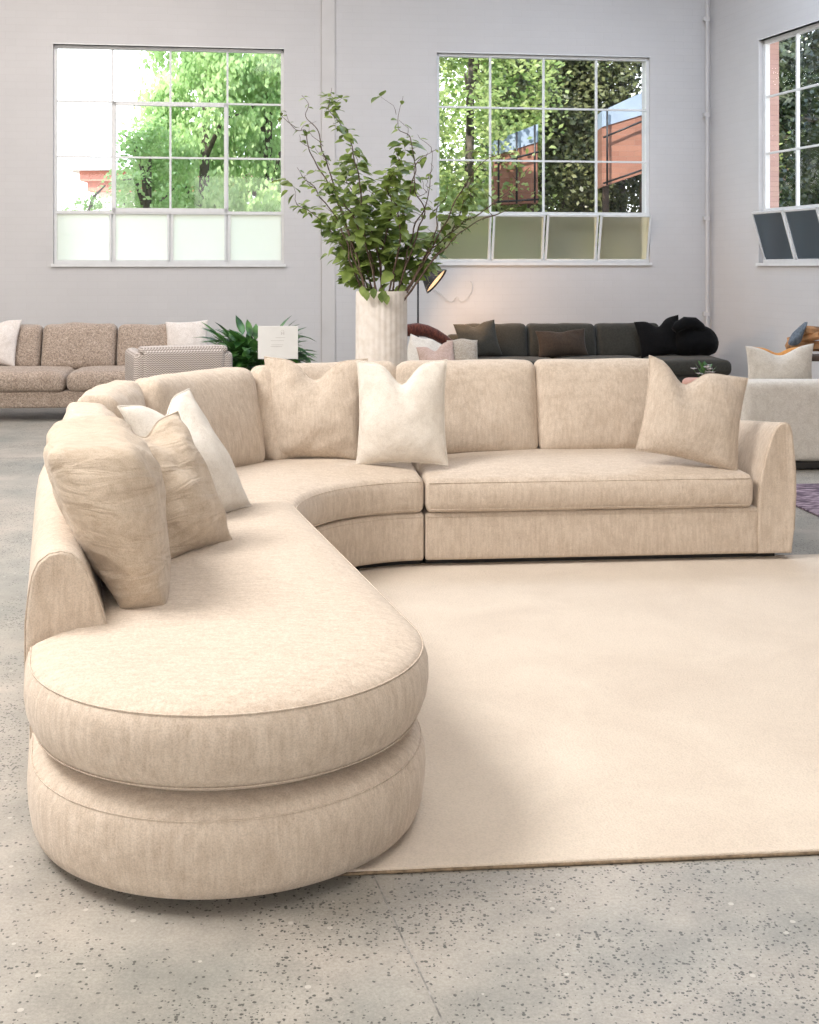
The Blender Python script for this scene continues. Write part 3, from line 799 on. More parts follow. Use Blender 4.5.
pillow('black fluffy throw pillow with a raised corner at the right end of the charcoal sofa', 'black_fur', .52,.46,.18, T @ Vector((.98,.34,.48)), yaw=R(-8), lean=R(16), roll=R(-10), chop=.09, seed=6, seam=False)
bm = bmesh.new()
def cl(x,y,z,u,v,w):
    bend = .10*math.sin((u+1)*math.pi/2)
    return T @ Vector((1.36+x, .42+y+.02*nz((x,y,z),8,2), .475+z*(1-.18*u*u)+bend*0+.02*nz((x,y,z),9,1)))
rbox(bm, .56, .42, .36, .16, cl, nl=12, nd=8, nh=8)
add_tube(bm, [T @ Vector((1.06+.05*i, .22+.01*i, .79+.08*math.sin(i*.42)+.01*(i%2))) for i in range(9)], [.04,.06,.065,.07,.07,.07,.065,.05,.03], 10)
fz = obj('fur_throw', bm, M['black_fur']); tag(fz, 'rounded heap of black fur throw beside the black pillow on the charcoal sofa', 'throw')

# cream armchair in the middle with cushions and throw
mc = thing('armchair', 'pale cream armchair behind the sectional beside the tall vase', 'armchair', (.28,11.0,0), R(4))
T = local(mc)
bm = bmesh.new(); block(bm, 0,.38,.002, .80,.80,.38,.06,T); obj('base', bm, M['cream_cloth'], mc)
bm = bmesh.new(); block(bm, 0,.74,.1, .80,.16,.50,.06,T); obj('back', bm, M['cream_cloth'], mc)
for sx in (-.38,.38):
    bm = bmesh.new(); block(bm, sx,.38,.1, .14,.80,.46,.06,T); obj('arm', bm, M['cream_cloth'], mc)
pillow('pale grey cushion nearest the vase on the cream armchair', 'cream_cloth', .42,.40,.18, T @ Vector((-.17,.36,.44)), yaw=R(8), lean=R(14), chop=-.03, roll=R(20), seed=2, seam=False, power=.4)
pillow('dusty pink pillow with pointed corner on the cream armchair', 'pink_cloth', .36,.38,.14, T @ Vector((.02,.20,.43)), yaw=R(-14), lean=R(16), roll=R(-12), chop=.06, seed=3, seam=False)
pillow('plump oat boucle cushion at the right of the cream armchair', 'oat_boucle', .30,.40,.24, T @ Vector((.25,.30,.42)), yaw=R(8), lean=R(10), chop=-.03, seed=4, seam=False, power=.35, chop_w=.6)
bm = bmesh.new()
add_tube(bm, [T @ Vector((-.34+.09*i, .62+.015*i, .88+.075*math.sin(i*.55)-.022*i)) for i in range(8)], [.04,.06,.065,.06,.055,.05,.04,.025], 8)
th_ = obj('throw', bm, M['red_throw']); tag(th_, 'dark red and brown throw draped over the cream armchair behind its cushions', 'throw')

# cream sofa on the right
rs = thing('sofa', 'pale cream sofa with low solid back at the right edge', 'sofa', (3.45,8.9,0), R(3))
T = local(rs)
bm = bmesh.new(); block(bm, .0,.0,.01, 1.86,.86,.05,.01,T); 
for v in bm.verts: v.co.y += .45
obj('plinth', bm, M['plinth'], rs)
bm = bmesh.new()
def bkf(x,y,z,u,v,w):
    return T @ Vector((x*(1-.02*w)-.0, .10+y+.06*w, .06+z+.004*nz((x,y,z),3,1)))
rbox(bm, 1.98,.20,.60,.06,bkf, nl=16, nd=4, nh=8); obj('back', bm, M['cream_cloth'], rs)
bm = bmesh.new(); block(bm, .0,.55,.06, 1.94,.86,.28,.06,T); obj('base', bm, M['cream_cloth'], rs)
bm = bmesh.new(); block(bm, 0,.60,.33, 1.60,.72,.16,.06,T,crown=.02); obj('seat_cushion', bm, M['cream_cloth'], rs)
bm = bmesh.new(); block(bm, -.90,.55,.08, .18,.80,.50,.06,T); obj('arm', bm, M['cream_cloth'], rs)
bm = bmesh.new(); block(bm, .90,.55,.08, .18,.80,.50,.06,T); obj('arm', bm, M['cream_cloth'], rs)
pillow('pale cream pillow with two pointed corners on the cream sofa at the right', 'cream_cloth', .54,.42,.18, T @ Vector((-.56,.42,.49)), yaw=R(3), lean=R(-4), roll=R(-2), chop=.07, seed=2, seam=False, chop_w=.45)
pillow('orange pillow tucked behind the pale cream pillow on the right hand sofa', 'orange_cloth', .46,.40,.14, T @ Vector((-.55,.52,.49)), yaw=R(3), lean=R(-2), roll=R(0), chop=.04, seed=8, seam=False)
pillow('cream pillow cut by the right edge on the cream sofa', 'cream_cloth', .46,.46,.16, T @ Vector((-.04,.40,.49)), yaw=R(-6), lean=R(-2), roll=R(4), chop=.03, seed=9, seam=False)

# ------------------------------------------------------------------ vase and branches
VY = 8.2; vx = W(381.5,0,VY).x; vtop = W(0,291,VY).z; vr = 26*VY/F_PX
vs_ = thing('vase', 'tall fluted matt white vase holding leafy branches behind the sectional', 'vase', (vx,VY,0))
bm = bmesh.new(); nf = 144
prof = [(vr*.90,0),(vr*.97,.03),(vr,.15),(vr*1.0,.7),(vr*.985,vtop-.03),(vr*.97,vtop-.006),(vr*.95,vtop),(vr*.88,vtop),(vr*.86,vtop-.02),(vr*.86,vtop-.35)]
rings = []
for k,(r, z) in enumerate(prof):
    ring = []
    for i in range(nf):
        th = 2*math.pi*i/nf; fl_ = 1 + (.018*abs(math.sin(th*14)) - .012 if 1 <= k <= 5 else 0)
        ring.append(bm.verts.new((vx+r*fl_*math.cos(th), VY+r*fl_*math.sin(th), z)))
    rings.append(ring)
for a, b_ in zip(rings[:-1], rings[1:]):
    for i in range(nf): bm.faces.new((a[i],a[(i+1)%nf],b_[(i+1)%nf],b_[i]))
bm.faces.new(rings[0][::-1]); bm.faces.new(rings[-1])
obj('body', bm, M['vase'], vs_, auto=50)

def leaf(bm, p, d, up, L, w, curl=.15):
    "pointed oval leaf from p along d"
    d = d.normalized(); s = d.cross(up)
    if s.length < .05: s = d.cross(Vector((1,0,0)))
    s.normalize(); n_ = s.cross(d).normalized()
    st = [(0,.0),(.18,.75),(.42,1.0),(.70,.72),(1.0,.0)]
    mid, lf, rt = [], [], []
    for t, k in st:
        c = p + d*(L*t) - n_*(curl*L*t*t)
        mid.append(bm.verts.new(c))
        if 0 < k:
            lf.append(bm.verts.new(c + s*(w/2*k) + n_*(.12*w*k))); rt.append(bm.verts.new(c - s*(w/2*k) + n_*(.12*w*k)))
    for side in (lf, rt):
        bm.faces.new((mid[0], side[0], mid[1]))
        for i in range(2): bm.faces.new((mid[i+1], side[i], side[i+1], mid[i+2]))
        bm.faces.new((mid[3], side[2], mid[4]))
def smooth_path(pts, n=6):
    out = []
    for i in range(len(pts)-1):
        p0 = pts[max(i-1,0)]; p1 = pts[i]; p2 = pts[i+1]; p3 = pts[min(i+2,len(pts)-1)]
        for k in range(n):
            t = k/n
            out.append(.5*((2*p1)+(p2-p0)*t+(2*p0-5*p1+4*p2-p3)*t*t+(3*p1-p0-3*p2+p3)*t**3))
    out.append(pts[-1]); return out
rnd = random.Random(11)
br = thing('branch_arrangement', 'tall leafy green branches with twisting stems standing in the fluted white vase', 'plant', (vx,VY,vtop-.3))
branches = [
 ([(376,300),(372,262),(362,222),(359,183),(353,155),(346,134),(337,121),(329,108),(332,88)], .25, 34, 1.0),
 ([(370,300),(356,262),(343,215),(331,174),(323,151),(318,131),(307,116),(308,104),(301,96)], .0, 14, .7),
 ([(368,300),(358,262),(340,209),(327,181),(312,159),(307,144),(305,130),(296,129),(286,114)], -.15, 16, .7),
 ([(368,300),(350,262),(345,235),(323,200),(312,185),(303,178),(297,168)], .15, 16, .8),
 ([(366,300),(352,268),(346,254),(329,228),(312,213),(296,203)], .3, 34, 1.15),
 ([(392,300),(398,250),(404,213),(408,194),(414,174),(412,151),(410,136),(399,129),(398,114),(402,96)], .1, 22, 1.0),
 ([(395,300),(408,258),(419,226),(424,209),(416,192),(414,170),(423,157),(437,149)], -.2, 8, .8),
 ([(400,300),(425,262),(442,230),(459,194),(474,172),(492,155),(517,153)], -.1, 22, .8),
 ([(402,300),(425,258),(438,243),(466,222),(496,200),(517,183),(530,168)], .2, 14, .8),
 ([(403,300),(428,266),(447,247),(466,228),(492,215),(509,209),(524,206)], -.3, 8, .7),
 ([(396,300),(406,262),(415,228),(426,205),(429,185),(431,168),(432,150)], .3, 10, .7),
 ([(398,300),(418,270),(436,230),(436,211),(440,198)], 0, 8, .8),
 ([(380,300),(382,250),(390,215),(392,190),(400,165),(396,150)], .3, 40, 1.15),
 ([(384,300),(378,255),(368,222),(358,200),(346,178),(342,160)], .35, 44, 1.15),
 ([(376,300),(366,268),(352,248),(344,238),(338,228)], .4, 40, 1.1),
 ([(388,300),(396,262),(410,246),(424,238),(436,240)], .4, 44, 1.1),
 ([(382,300),(385,262),(380,232),(372,206),(376,190)], .45, 50, 1.15),
 ([(392,300),(406,274),(424,264),(432,268)], .3, 36, 1.1),
 ([(374,300),(362,275),(352,268),(348,282)], .35, 36, 1.0),
 ([(402,300),(432,262),(452,232),(462,208),(470,190),(478,182)], .25, 34, .9),
 ([(386,300),(400,240),(398,210),(386,188),(394,172)], -.3, 36, 1.1),
 ([(380,300),(364,240),(350,212),(336,196),(330,182)], -.3, 30, 1.1),
]
for k,(pts, dz, nl, ls) in enumerate(branches):
    P3 = []
    m = len(pts)
    for i,(x, y) in enumerate(pts):
        t_ = i/(m-1); q = W(x, y, VY + dz*t_*1.0)
        if i == 0: q = Vector((vx+(x-381.5)*VY/F_PX*.8, VY+dz*.25, vtop-.12))
        P3.append(q)
    sp = smooth_path(P3, 7)
    for i, q in enumerate(sp):
        kk = min(1,i/8); q += Vector((nz(q,9,k),nz(q,9,k+7),nz(q,9,k+13)))*.018*kk
    n = len(sp)
    bm = bmesh.new(); add_tube(bm, sp, [max(.0016,.006*(1-i/n)+.0012) for i in range(n)], 5)
    tw = []
    for _ in range(3 if nl > 10 else 4):
        i = rnd.randrange(n//3, n-2); d = Vector((rnd.uniform(-1,1),rnd.uniform(-.6,.6),rnd.uniform(.2,1.1))).normalized(); L = rnd.uniform(.08,.22)
        tp = [sp[i] + d*L*t_/4 + Vector((math.sin(t_*1.5+k)*.018, 0, 0)) for t_ in range(5)]
        add_tube(bm, tp, [.0022,.002,.0017,.0014,.001], 4); tw += tp[2:]
    bo = obj('branch', bm, M['bark'], br)
    bm = bmesh.new()
    for j in range(int(nl*(2.8 if nl >= 30 else 1.25))):
        t_ = rnd.random()**.85 if nl > 20 else rnd.random()*.85+.15
        i = int((.16+.84*t_)*(n-1)); q = sp[i] if rnd.random() < .75 else rnd.choice(tw)
        a_ = rnd.uniform(0,2*math.pi)
        d = Vector((math.cos(a_), math.sin(a_)*.8, rnd.uniform(-.75,.45)))
        q = q + d*rnd.uniform(0,.045 if nl > 25 else .012)
        if q.z < vtop+.01: q = Vector((q.x, q.y, vtop+.02))
        tip = i/(n-1); L = rnd.uniform(.07,.128)*ls*(1.05-.5*tip)
        leaf(bm, q, d, Vector((rnd.uniform(-.5,.5),rnd.uniform(-1,0),1)), L, L*.68, rnd.uniform(.0,.4))
    obj('foliage', bm, M['leaf'], bo)
# a few leaves that hang over the rim
bm = bmesh.new()
for x, y in ((366,294),(373,292),(362,290),(383,294),(386,298),(381,296)):
    leaf(bm, W(x,y-4,VY-vr-.03), Vector((.1,-.25,-1)), Vector((0,-1,.2)), .075, .05, .1)
obj('foliage', bm, M['leaf'], br)

# potted plant
pt = thing('potted_plant', 'dark green leafy potted plant behind the small white sign', 'plant', (W(255,0,11.4).x,11.4,0))
c = pt.location
bm = bmesh.new(); add_lathe(bm, [(.15,0),(.19,.02),(.22,.52),(.225,.55),(.205,.55),(.19,.50)], 32, c=c); obj('pot', bm, M['vase'], pt, auto=40)
bm = bmesh.new(); add_lathe(bm, [(.19,.48),(.12,.51),(.01,.52)], 24, c=c); obj('soil', bm, M['soil'], pt)
bm = bmesh.new(); r2 = random.Random(5)
for i in range(340):
    a_ = r2.uniform(0,2*math.pi); rr = r2.uniform(.02,.12); e_ = r2.uniform(.1,1.15)
    b0 = c + Vector((rr*math.cos(a_), rr*math.sin(a_), .52))
    d = Vector((math.cos(a_), math.sin(a_), math.tan(e_)*.8)).normalized()
    L1_ = r2.uniform(.18,.42)
    tip = b0 + d*L1_
    add_tube(bm, [b0, b0.lerp(tip,.5)+Vector((0,0,.02)), tip], [.004,.003,.002], 4, caps=False)
    leaf(bm, tip, (d+Vector((0,0,r2.uniform(-1.0,.3)))), Vector((0,0,1)), r2.uniform(.17,.28), r2.uniform(.07,.115), r2.uniform(.1,.5))
fo = obj('foliage', bm, M['plant_leaf'], pt)
# sign
sx_, sy_ = W(278,0,9.9).x, 9.9
sg = thing('sign_stand', 'small white printed sign on a slim stand in front of the potted plant', 'sign', (sx_,sy_,0))
z1_ = W(0,326,sy_).z; z0_ = W(0,359,sy_).z; hw = 20*sy_/F_PX
bm = bmesh.new(); add_box(bm, sx_-hw, sx_+hw, sy_-.006, sy_+.006, z0_, z1_, bev=.003); obj('board', bm, M['sign'], sg, smooth=False)
bm = bmesh.new()
for (a, b_, z, h_) in ((-.06,.035,.83,.004),(-.06,.05,.88,.003),(-.055,.045,.845,.003),(.028,.034,.93,.02),(.046,.052,.93,.02),(-.02,.06,.905,.003)):
    add_box(bm, sx_+a, sx_+b_, sy_-.0075, sy_-.006, z+.02, z+.02+h_)
add_tube(bm, [(sx_+.037+.012*math.cos(t_*.5), sy_-.007, .975+.014*math.sin(t_*.5)) for t_ in range(14)], .0012, 4)
obj('printed_text', bm, M['print'], sg, smooth=False)
bm = bmesh.new(); add_tube(bm, [(sx_,sy_+.012,.02),(sx_,sy_+.012,z1_-.05)], .009, 8); obj('stand_pole', bm, M['white_metal'], sg)
bm = bmesh.new(); add_lathe(bm, [(.13,0),(.13,.012),(.02,.02)], 28, c=(sx_,sy_+.012,0)); obj('foot', bm, M['white_metal'], sg)

# floor lamp
LY = 13.6; lx = W(418,0,LY).x
lp = thing('floor_lamp', 'black floor lamp with tilted cone shade glowing beside the vase', 'lamp', (lx,LY,0))
bm = bmesh.new(); add_lathe(bm, [(.15,0),(.15,.018),(.02,.03)], 32, c=(lx,LY,0)); obj('foot', bm, M['black_metal'], lp)
bm = bmesh.new(); add_tube(bm, [(lx,LY,.02),(lx,LY,W(0,272,LY).z)], .011, 8); obj('pole', bm, M['black_metal'], lp)
sc = W(436,281,LY-.02); ax = Vector((.80,-.20,-.66)).normalized()
MS = ax.to_track_quat('Z','Y').to_matrix().to_4x4()
apex = sc - ax*.20
bm = bmesh.new(); add_lathe(bm, [(.035,-.03),(.06,-.01),(.10,.09),(.175,.21),(.170,.21),(.09,.10),(.03,.03)], 36, c=apex, M=MS); obj('lamp_shade', bm, M['black_metal'], lp, auto=40)
m_, nt_, b_s = mat('warm_shade_lining'); b_s.inputs['Base Color'].default_value = (.85,.62,.40,1); b_s.inputs['Emission Color'].default_value = (1,.62,.32,1); b_s.inputs['Emission Strength'].default_value = 1.1
M['bulb'] = m_
bm = bmesh.new(); add_lathe(bm, [(.012,.05),(.155,.178),(.160,.192),(.06,.197),(.01,.198)], 32, c=apex, M=MS); obj('diffuser', bm, M['bulb'], lp)
bm = bmesh.new(); add_tube(bm, [(lx,LY,W(0,272,LY).z), apex], .010, 8); obj('neck', bm, M['black_metal'], lp)
ld = bpy.data.lights.new('lamp_bulb','SPOT'); ld.energy = 60; ld.color = (1,.62,.34); ld.spot_size = R(125); ld.spot_blend = .8; ld.shadow_soft_size = .08
lo = bpy.data.objects.new('lamp_bulb', ld); C.objects.link(lo); lo.location = sc + ax*.06
lo.rotation_euler = Vector((.75,.55,-.5)).to_track_quat('-Z','Y').to_euler()
# thin cord on the wall
bm = bmesh.new(); cp = []
for x, y in ((433,289),(440,293),(447,300),(452,302),(457,297),(461,302),(466,299),(471,293),(472,285),(470,281)):
    k = (x-CX)/F_PX; Y = 14.67/(1-TB*k)-.02; cp.append(W(x,y,Y))
add_tube(bm, smooth_path(cp,4), .0035, 5); tag(obj('cord', bm, M['print']), 'thin grey loose cord looping across the wall beside the lamp', 'cord')

# side table with small flowers behind the right pillow
tb = thing('side_table', 'low dark side table mostly hidden behind the sectional', 'table', (2.32,9.4,0))
bm = bmesh.new(); add_lathe(bm, [(.26,.46),(.27,.465),(.27,.485),(.26,.49)], 36, c=(2.32,9.4,0)); obj('table_top', bm, M['dark_wood'], tb, auto=40)
bm = bmesh.new(); add_lathe(bm, [(.16,0),(.16,.012),(.025,.03),(.025,.46)], 24, c=(2.32,9.4,0)); obj('pedestal', bm, M['dark_wood'], tb, auto=40)
fx = W(705,0,9.35).x; fy = 9.35
fv = thing('flower_vase', 'small bunch of pale flowers with grey green leaves above the right throw pillow', 'flowers', (fx,fy,.49))
bm = bmesh.new(); add_lathe(bm, [(.03,.49),(.045,.52),(.04,.59),(.025,.62),(.022,.62),(.035,.58)], 20, c=(fx,fy,0)); obj('vase', bm, M['clay'], fv)
heads = []; bl = bmesh.new(); r3 = random.Random(3)
for i in range(26):
    d = Vector((r3.uniform(-1,1),r3.uniform(-1,1),r3.uniform(.5,1.6))).normalized(); q = Vector((fx,fy,.60)); d.z += .3; e2 = q+d*r3.uniform(.06,.12)
    add_tube(bl, [q,e2], .0015, 4)
    if i%2:
        bm = bmesh.new(); heads.append(bm)
        for k in range(6): leaf(bm, e2, Vector((math.cos(k*1.05),math.sin(k*1.05),.5)), Vector((0,0,1)), .034,.022,.1)
        bmesh.ops.remove_doubles(bm, verts=bm.verts, dist=.0005)
    else: leaf(bl, e2, d, Vector((0,0,1)), .05,.02,.2)
obj('stems', bl, M['plant_leaf'], fv); [obj('flower_head', h_, M['flower'], fv) for h_ in heads]
bm = bmesh.new(); rbox(bm, .17,.14,.16,.05, lambda x,y,z,u,v,w: Vector((2.20+x,9.3+y,.49+z)), nl=4, nd=4, nh=4)
tag(obj('box', bm, M['clay']), 'small dusty pink rounded box on the side table beside the flowers', 'box')

# bench with timber and throw at the right
bn = thing('bench', 'low dark bench carrying split logs beyond the cream sofa', 'bench', (4.05,12.0,0), R(-10))
T = local(bn)
bm = bmesh.new(); block(bm, .05,0,.58,.75,.40,.05,.01,T); obj('bench_top', bm, M['dark_wood'], bn)
for sx in (-.28,.36):
    for yy in (-.15,.15):
        bm = bmesh.new(); block(bm, sx,yy,0,.04,.04,.58,.008,T,nl=1,nd=1,nh=2); obj('leg', bm, M['dark_wood'], bn)
def log(px, py, r, L, yaw, label, seed, pitch=0):
    bm = bmesh.new(); q = W(px,py,11.95)
    Mx = Matrix.Translation(q) @ Matrix.Rotation(yaw,4,'Z') @ Matrix.Rotation(pitch,4,'Y')
    n = 7; rg_ = []
    for k in range(6):
        x = -L/2 + L*k/5
        rg_.append([bm.verts.new(Mx @ Vector((x, r*(1+.25*nz((i,seed,k*.1),1.3))*math.cos(2*math.pi*i/n)*1.2, r*(1+.25*nz((i,seed+2,k*.1),1.7))*math.sin(2*math.pi*i/n)*.8))) for i in range(n)])
    for a, b_ in zip(rg_[:-1], rg_[1:]):
        for i in range(n): bm.faces.new((a[i],a[(i+1)%n],b_[(i+1)%n],b_[i]))
    bm.faces.new(rg_[0][::-1]); bm.faces.new(rg_[-1])
    tag(obj('log', bm, M['wood'], smooth=False), label, 'firewood', 'split logs on the bench')
log(808,346,.07,.40,R(8),'lowest split orange brown log on the bench at the right edge',1)
log(803,338,.055,.30,R(-20),'middle split log lying across the lowest one on the bench',2,R(-14))
log(817,331,.06,.34,R(14),'topmost split log at the very right edge of the picture',3,R(5))
bm = bmesh.new()
def gt(x,y,z,u,v,w):
    q = W(793,345,11.8); return q + Vector((x+.10*w+.03*nz((x,y,z),7,2), y, z*(1+.3*u)+.02*nz((x,y,z),9,4)))
rbox(bm, .13,.14,.20,.05, gt, nl=6, nd=4, nh=6)
tag(obj('throw', bm, M['grey_throw']), 'crumpled blue grey throw heaped against the left side of the logs', 'throw')

# ------------------------------------------------------------------ outside
bm = bmesh.new(); add_box(bm, -40,40,16.7,70,-.25,-.1); 
struct('ground', bm, M['ground'])
def tree(label, x, y, base, top, rx, ry, n, mt, seed, size=.16, trunk=.12, droop=False, cat='tree', holes=0.0, name='tree'):
    t = thing(name, label, cat, (x,y,-.1), 0, None)
    bm = bmesh.new(); rr = random.Random(seed)
    add_tube(bm, [(x,y,-.1),(x+.08,y,base*.5+.3),(x-.05,y+.05,base+.2),(x,y,(base+top)/2),(x+.05,y,top-.4)], [trunk*1.3,trunk,trunk*.9,trunk*.6,trunk*.2], 10)
    for i in range(9):
        z = base+.3+(top-base)*.75*rr.random(); a_ = rr.uniform(0,6.28)
        e_ = Vector((x+rx*.8*math.cos(a_), y+ry*.8*math.sin(a_), z+rr.uniform(.2,.8)))
        add_tube(bm, [(x,y,z-.3), (Vector((x,y,z))+e_)/2+Vector((0,0,.15)), e_], [trunk*.4,trunk*.25,trunk*.1], 6)
    obj('trunk', bm, M['tree_bark'], t)
    bm = bmesh.new(); cl_ = []
    for i in range(int(70)):
        a_ = rr.uniform(0,6.28); f = rr.random()**.5; h_ = rr.uniform(-1,1)
        k = math.sqrt(max(0,1-h_*h_*.8))
        cl_.append(Vector((x+rx*f*k*math.cos(a_), y+ry*f*k*math.sin(a_), (base+top)/2+(top-base)/2*h_)))
    cs = (rx+ry)/2*.30
    for i in range(n):
        c_ = rr.choice(cl_); q = c_ + Vector((rr.gauss(0,cs*.6), rr.gauss(0,cs*.6), rr.gauss(0,cs*.8)))
        L = size*rr.uniform(.6,1.4)
        if droop: d = Vector((rr.uniform(-.5,.5), rr.uniform(-.5,.3), -1))
        else: d = Vector((rr.uniform(-1,1), rr.uniform(-1,.6), rr.uniform(-.9,.5)))
        d.normalize(); s = d.cross(Vector((rr.uniform(-1,1),-1,rr.uniform(0,1)))).normalized()*L*.30
        vs = [bm.verts.new(v) for v in (q, q+d*L*.45+s, q+d*L, q+d*L*.45-s)]
        bm.faces.new(vs)
    obj('foliage', bm, M[mt], t, smooth=False)
    return t
def gx(px, Y): return (px-CX)*Y/F_PX
tree('tall pale green weeping tree in the middle of the left window', gx(205,20), 20, 1.2, 6.4, .85, .8, 18000, 'tree_light', 1, 0.099, droop=True)
tree('pale green weeping tree at the right side of the left window', gx(268,20.5), 20.5, 1.2, 6.6, .75, .8, 17000, 'tree_light', 2, 0.099, droop=True)
tree('lower young tree with sparse leaves left of centre in the left window', gx(147,19), 19, 1.2, 3.7, .55, .5, 5200, 'tree_light', 3, 0.081)
tree('low shrub at the bottom left corner of the left window', gx(80,18.6), 18.6, .2, 2.55, .5, .3, 1400, 'tree_light', 12, 0.070, name='bush', cat='shrub')
tree('bright leafy tree at the left side of the right window', gx(470,20), 20, 1.0, 6.6, 1.25, .8, 22000, 'tree_mid', 4, 0.099)
tree('dense mid green tree at the centre of the right window', gx(545,21.5), 21.5, .8, 6.8, 1.2, .8, 26000, 'tree_dark', 5, 0.099)
tree('dark leafy tree at the right side of the right window', gx(622,21.5), 21.5, .8, 6.8, 1.2, .8, 26000, 'tree_dark', 6, 0.099)
tree('tall tree rising behind the others above the right window', gx(510,25), 25, 2.5, 8.5, 2.0, 1.0, 18000, 'tree_mid', 7, 0.128)
tree('dark tree with thick trunk close outside the side window', 6.3, 16.6, .6, 7.0, 1.0, 1.2, 28000, 'tree_shade', 8, 0.087, trunk=.22)
tree('broad dark tree filling the rest of the side window', 9.0, 18.8, .1, 9.5, 2.4, 2.0, 52000, 'tree_shade', 9, 0.116)
tree('green shrub lit at the right of the side window', 9.2, 21.5, .0, 4.2, 2.6, .8, 14000, 'tree_mid', 10, 0.116, name='bush', cat='shrub')
tree('dark tree with slim trunk beyond the nearest tree in the side window', 6.95, 22.0, .3, 9.0, 1.1, 1.2, 26000, 'tree_shade', 21, .12, trunk=.3)
# neighbouring house in the left window
hs = thing('house', 'pale neighbouring house with terracotta eaves in the lower left pane of the left window', 'house', (gx(105,30),30,-.1))
X0, X1 = gx(84,30), gx(125,30); zr = W(0,160,30).z; ze = W(0,172,30).z
bm = bmesh.new(); add_box(bm, X0+.35, X1+3, 30, 34, -.1, ze-.25); obj('wall', bm, M['render'], hs, smooth=False)
bm = bmesh.new(); add_box(bm, X0+.15, X1+3, 29.75, 34.2, ze-.5, ze-.02)
add_box(bm, X0+.0, X1+3, 29.6, 34.3, ze-.25, ze); obj('eaves', bm, M['fascia'], hs, smooth=False)
bm = bmesh.new()
q = [(X0-.3,29.4,ze),(X1+3,29.4,ze),(X1+3,32,zr+1.4),(X0+2,32,zr+.7),(X0-.3,34.6,ze),(X1+3,34.6,ze)]
v = [bm.verts.new(p) for p in q]; v2 = [bm.verts.new((p[0],p[1],p[2]+.14)) for p in q]
for f in ((0,1,2,3),(3,2,5,4),(0,3,4)): bm.faces.new([v[i] for i in f]); bm.faces.new([v2[i] for i in f][::-1])
for a, b_ in ((0,1),(1,2),(2,5),(5,4),(4,0)): bm.faces.new((v[a],v[b_],v2[b_],v2[a]))
obj('roof', bm, M['roof_white'], hs, smooth=False)
# brick reflections in the right window, built as solid walls with dark bars
def reflection(label, x0, x1, ytl, ytr, ybl, ybr, ystl, ystr, Y, nb):
    cxm = gx((x0+x1)/2, Y)
    s = thing('brick_shed', label, 'shed', (cxm, Y, -.1))
    def P_(x,y,dy=0): return W(x,y,Y)+Vector((0,dy,0))
    bm = bmesh.new()
    a = [P_(x0,ystl), P_(x1,ystr)]; g0, g1 = Vector((a[0].x,Y,W(0,ybl,Y).z)), Vector((a[1].x,Y,W(0,ybr,Y).z))
    f1 = [bm.verts.new(p) for p in (g0,g1,a[1],a[0])]; f2 = [bm.verts.new(p+Vector((0,.6,0))) for p in (g0,g1,a[1],a[0])]
    bm.faces.new(f1); bm.faces.new(f2[::-1])
    for i in range(4): bm.faces.new((f1[i],f1[(i+1)%4],f2[(i+1)%4],f2[i]))
    obj('brick_wall', bm, M['red_brick'], s, smooth=False)
    bm = bmesh.new(); b4 = (a[0]+Vector((0,-.02,0)), a[1]+Vector((0,-.02,0)), P_(x1,ytr,-.02), P_(x0,ytl,-.02))
    f1 = [bm.verts.new(p) for p in b4]; f2 = [bm.verts.new(p+Vector((0,.65,0))) for p in b4]
    bm.faces.new(f1); bm.faces.new(f2[::-1])
    for i in range(4): bm.faces.new((f1[i],f1[(i+1)%4],f2[(i+1)%4],f2[i]))
    obj('cladding', bm, M['roof_blue'], s, smooth=False)
    for i in range(nb):
        x = x0+4+(x1-x0-8)*i/(nb-1) if nb > 1 else (x0+x1)/2
        t_ = (x-x0)/(x1-x0)
        bm = bmesh.new(); add_tube(bm, [P_(x,ybl+(ybr-ybl)*t_,-.12), P_(x,ytl+(ytr-ytl)*t_,-.12)], .018, 6); obj('post', bm, M['black_metal'], s)
    bm = bmesh.new()
    for k in (.36,.96):
        bm = bmesh.new(); add_tube(bm, [P_(x0, ytl+(ybl-ytl)*k,-.12), P_(x1, ytr+(ybr-ytr)*k,-.12)], .018, 6)
        obj('rail', bm, M['black_metal'], s)
    bm = bmesh.new()
    for x in (x0+6, x1-6): add_box(bm, gx(x,Y)-.05, gx(x,Y)+.05, Y+.2, Y+.3, -.1, W(0,max(ybl,ybr)-6,Y).z)
    obj('pier', bm, M['dark_wood'], s, smooth=False)
reflection('orange brick wall with blue white cladding seen through the right end of the right window', 602,652,111,88,187,170,127,112,19.6,2)
reflection('second narrower orange brick wall seen behind the branches in the right window', 494,538,141,124,205,203,156,142,19.4,3)

# ------------------------------------------------------------------ camera, sky, light
cd = bpy.data.cameras.new('camera'); co = bpy.data.objects.new('camera', cd); C.objects.link(co)
co.location = (0,0,CAMZ); co.rotation_euler = (R(90),0,0)
cd.sensor_width = 36; cd.sensor_fit = 'AUTO'; cd.lens = 36*F_PX/1024; cd.shift_y = -(512-HY)/1024; cd.clip_end = 200
bpy.context.scene.camera = co

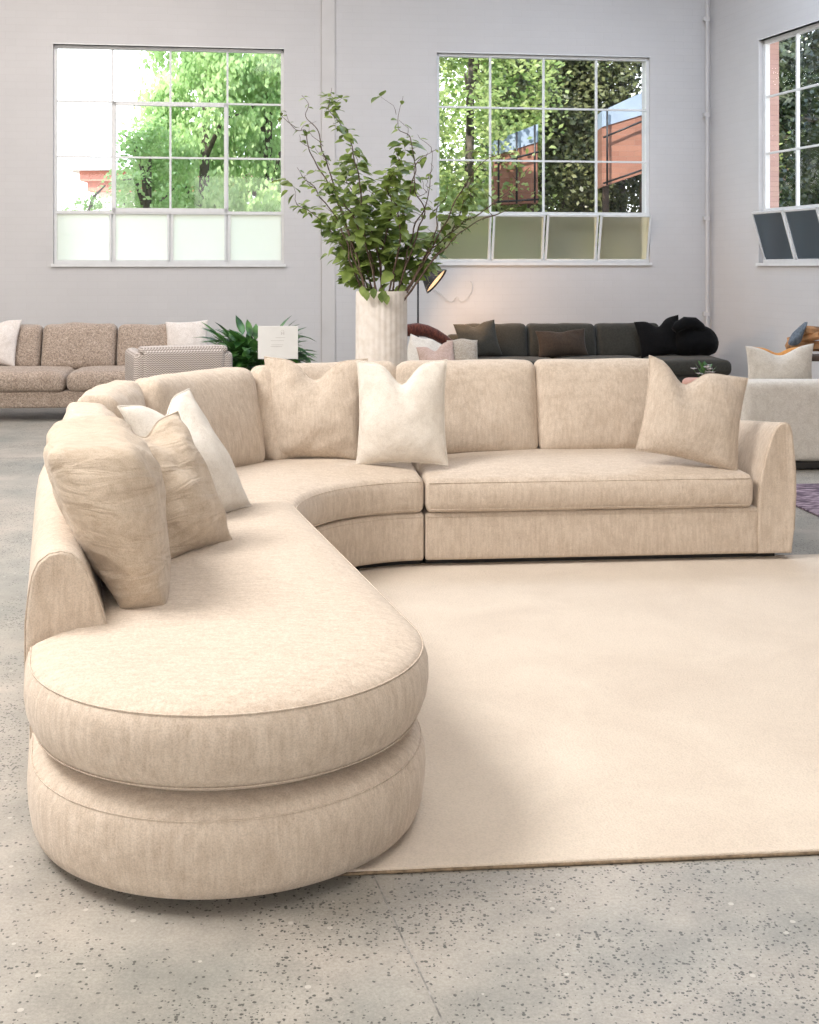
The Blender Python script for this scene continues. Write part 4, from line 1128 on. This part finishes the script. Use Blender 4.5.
w = bpy.data.worlds.new('World'); bpy.context.scene.world = w; w.use_nodes = True
nt = w.node_tree; bg = nt.nodes['Background']
tc = N(nt,'ShaderNodeTexCoord'); sp = N(nt,'ShaderNodeSeparateXYZ'); nt.links.new(tc.outputs['Generated'], sp.inputs[0])
nt.links.new(ramp(nt, sp.outputs['Z'], [(0,(1.0,1.0,1.0)),(.6,(.62,.80,1.0))]), bg.inputs['Color'])
bg.inputs['Strength'].default_value = 3.3
def light(name, kind, loc, rot, energy, col, sx=1, sy=1):
    d = bpy.data.lights.new(name, kind); d.energy = energy; d.color = col
    if kind == 'AREA': d.shape = 'RECTANGLE'; d.size = sx; d.size_y = sy
    o = bpy.data.objects.new(name, d); C.objects.link(o); o.location = loc; o.rotation_euler = rot; return o
s = light('sun','SUN',(0,0,20),Vector((.42,.72,-.75)).to_track_quat('-Z','Y').to_euler(),6.5,(1,.95,.86)); s.data.angle = R(.6)
# added overhead fill lights below the closed ceiling, framed in white like rooflights
def roof_fill(x, y, sx, sy, e, col, k):
    root = bpy.data.objects.new('window_%d' % k, None); C.objects.link(root); root['kind'] = 'structure'; root.location = (x,y,ZT)  # holds the frame of an added fill light, no opening above
    root.matrix_world = Matrix.Translation((x,y,ZT))
    bm = bmesh.new(); t_ = .08
    for a in ((x-sx/2-t_,x+sx/2+t_,y-sy/2-t_,y-sy/2),(x-sx/2-t_,x+sx/2+t_,y+sy/2,y+sy/2+t_),(x-sx/2-t_,x-sx/2,y-sy/2,y+sy/2),(x+sx/2,x+sx/2+t_,y-sy/2,y+sy/2)):
        add_box(bm, *a, ZT-.08, ZT)
    obj('window_frame', bm, M['white_metal'], root, smooth=False)
    light('rooflight', 'AREA', (x,y,ZT-.05), (0,0,0), e, col, sx, sy)
roof_fill(-4.8, 3.6, 3.4, 3.4, 760, (1,.965,.93), 4)
roof_fill(1.4, 2.2, 3.0, 3.0, 125, (1,.95,.90), 5)
roof_fill(-3.4, 10.6, 3.4, 2.6, 215, (1,.94,.91), 6)
roof_fill(2.6, 10.6, 2.6, 2.6, 210, (.66,.80,1), 7)
# added frontal fill lights in window-style frames on the solid wall behind the camera
for k, x in ((8,-4.2),(9,.6)):
    root = bpy.data.objects.new('window_%d' % k, None); C.objects.link(root); root['kind'] = 'structure'; root.location = (x,-4.15,2.7)  # frame for an added fill light, no opening in the wall
    root.matrix_world = Matrix.Translation((x,-4.15,2.7))
    bm = bmesh.new()
    for a in ((-1.68,-1.6,-1.3,1.3),(1.6,1.68,-1.3,1.3),(-1.68,1.68,1.3,1.38),(-1.68,1.68,-1.38,-1.3)): add_box(bm, x+a[0],x+a[1],-4.15,-4.08,2.7+a[2],2.7+a[3])
    obj('window_frame', bm, M['white_metal'], root, smooth=False)
    light('window_daylight', 'AREA', (x,-4.1,2.7), (R(90),0,0), 125, (1,.96,.92), 3.2, 2.6)
vs = bpy.context.scene.view_settings
vs.view_transform = 'Standard'; vs.look = 'None'; vs.exposure = 0.07; vs.gamma = 1.0; vs.use_curve_mapping = False
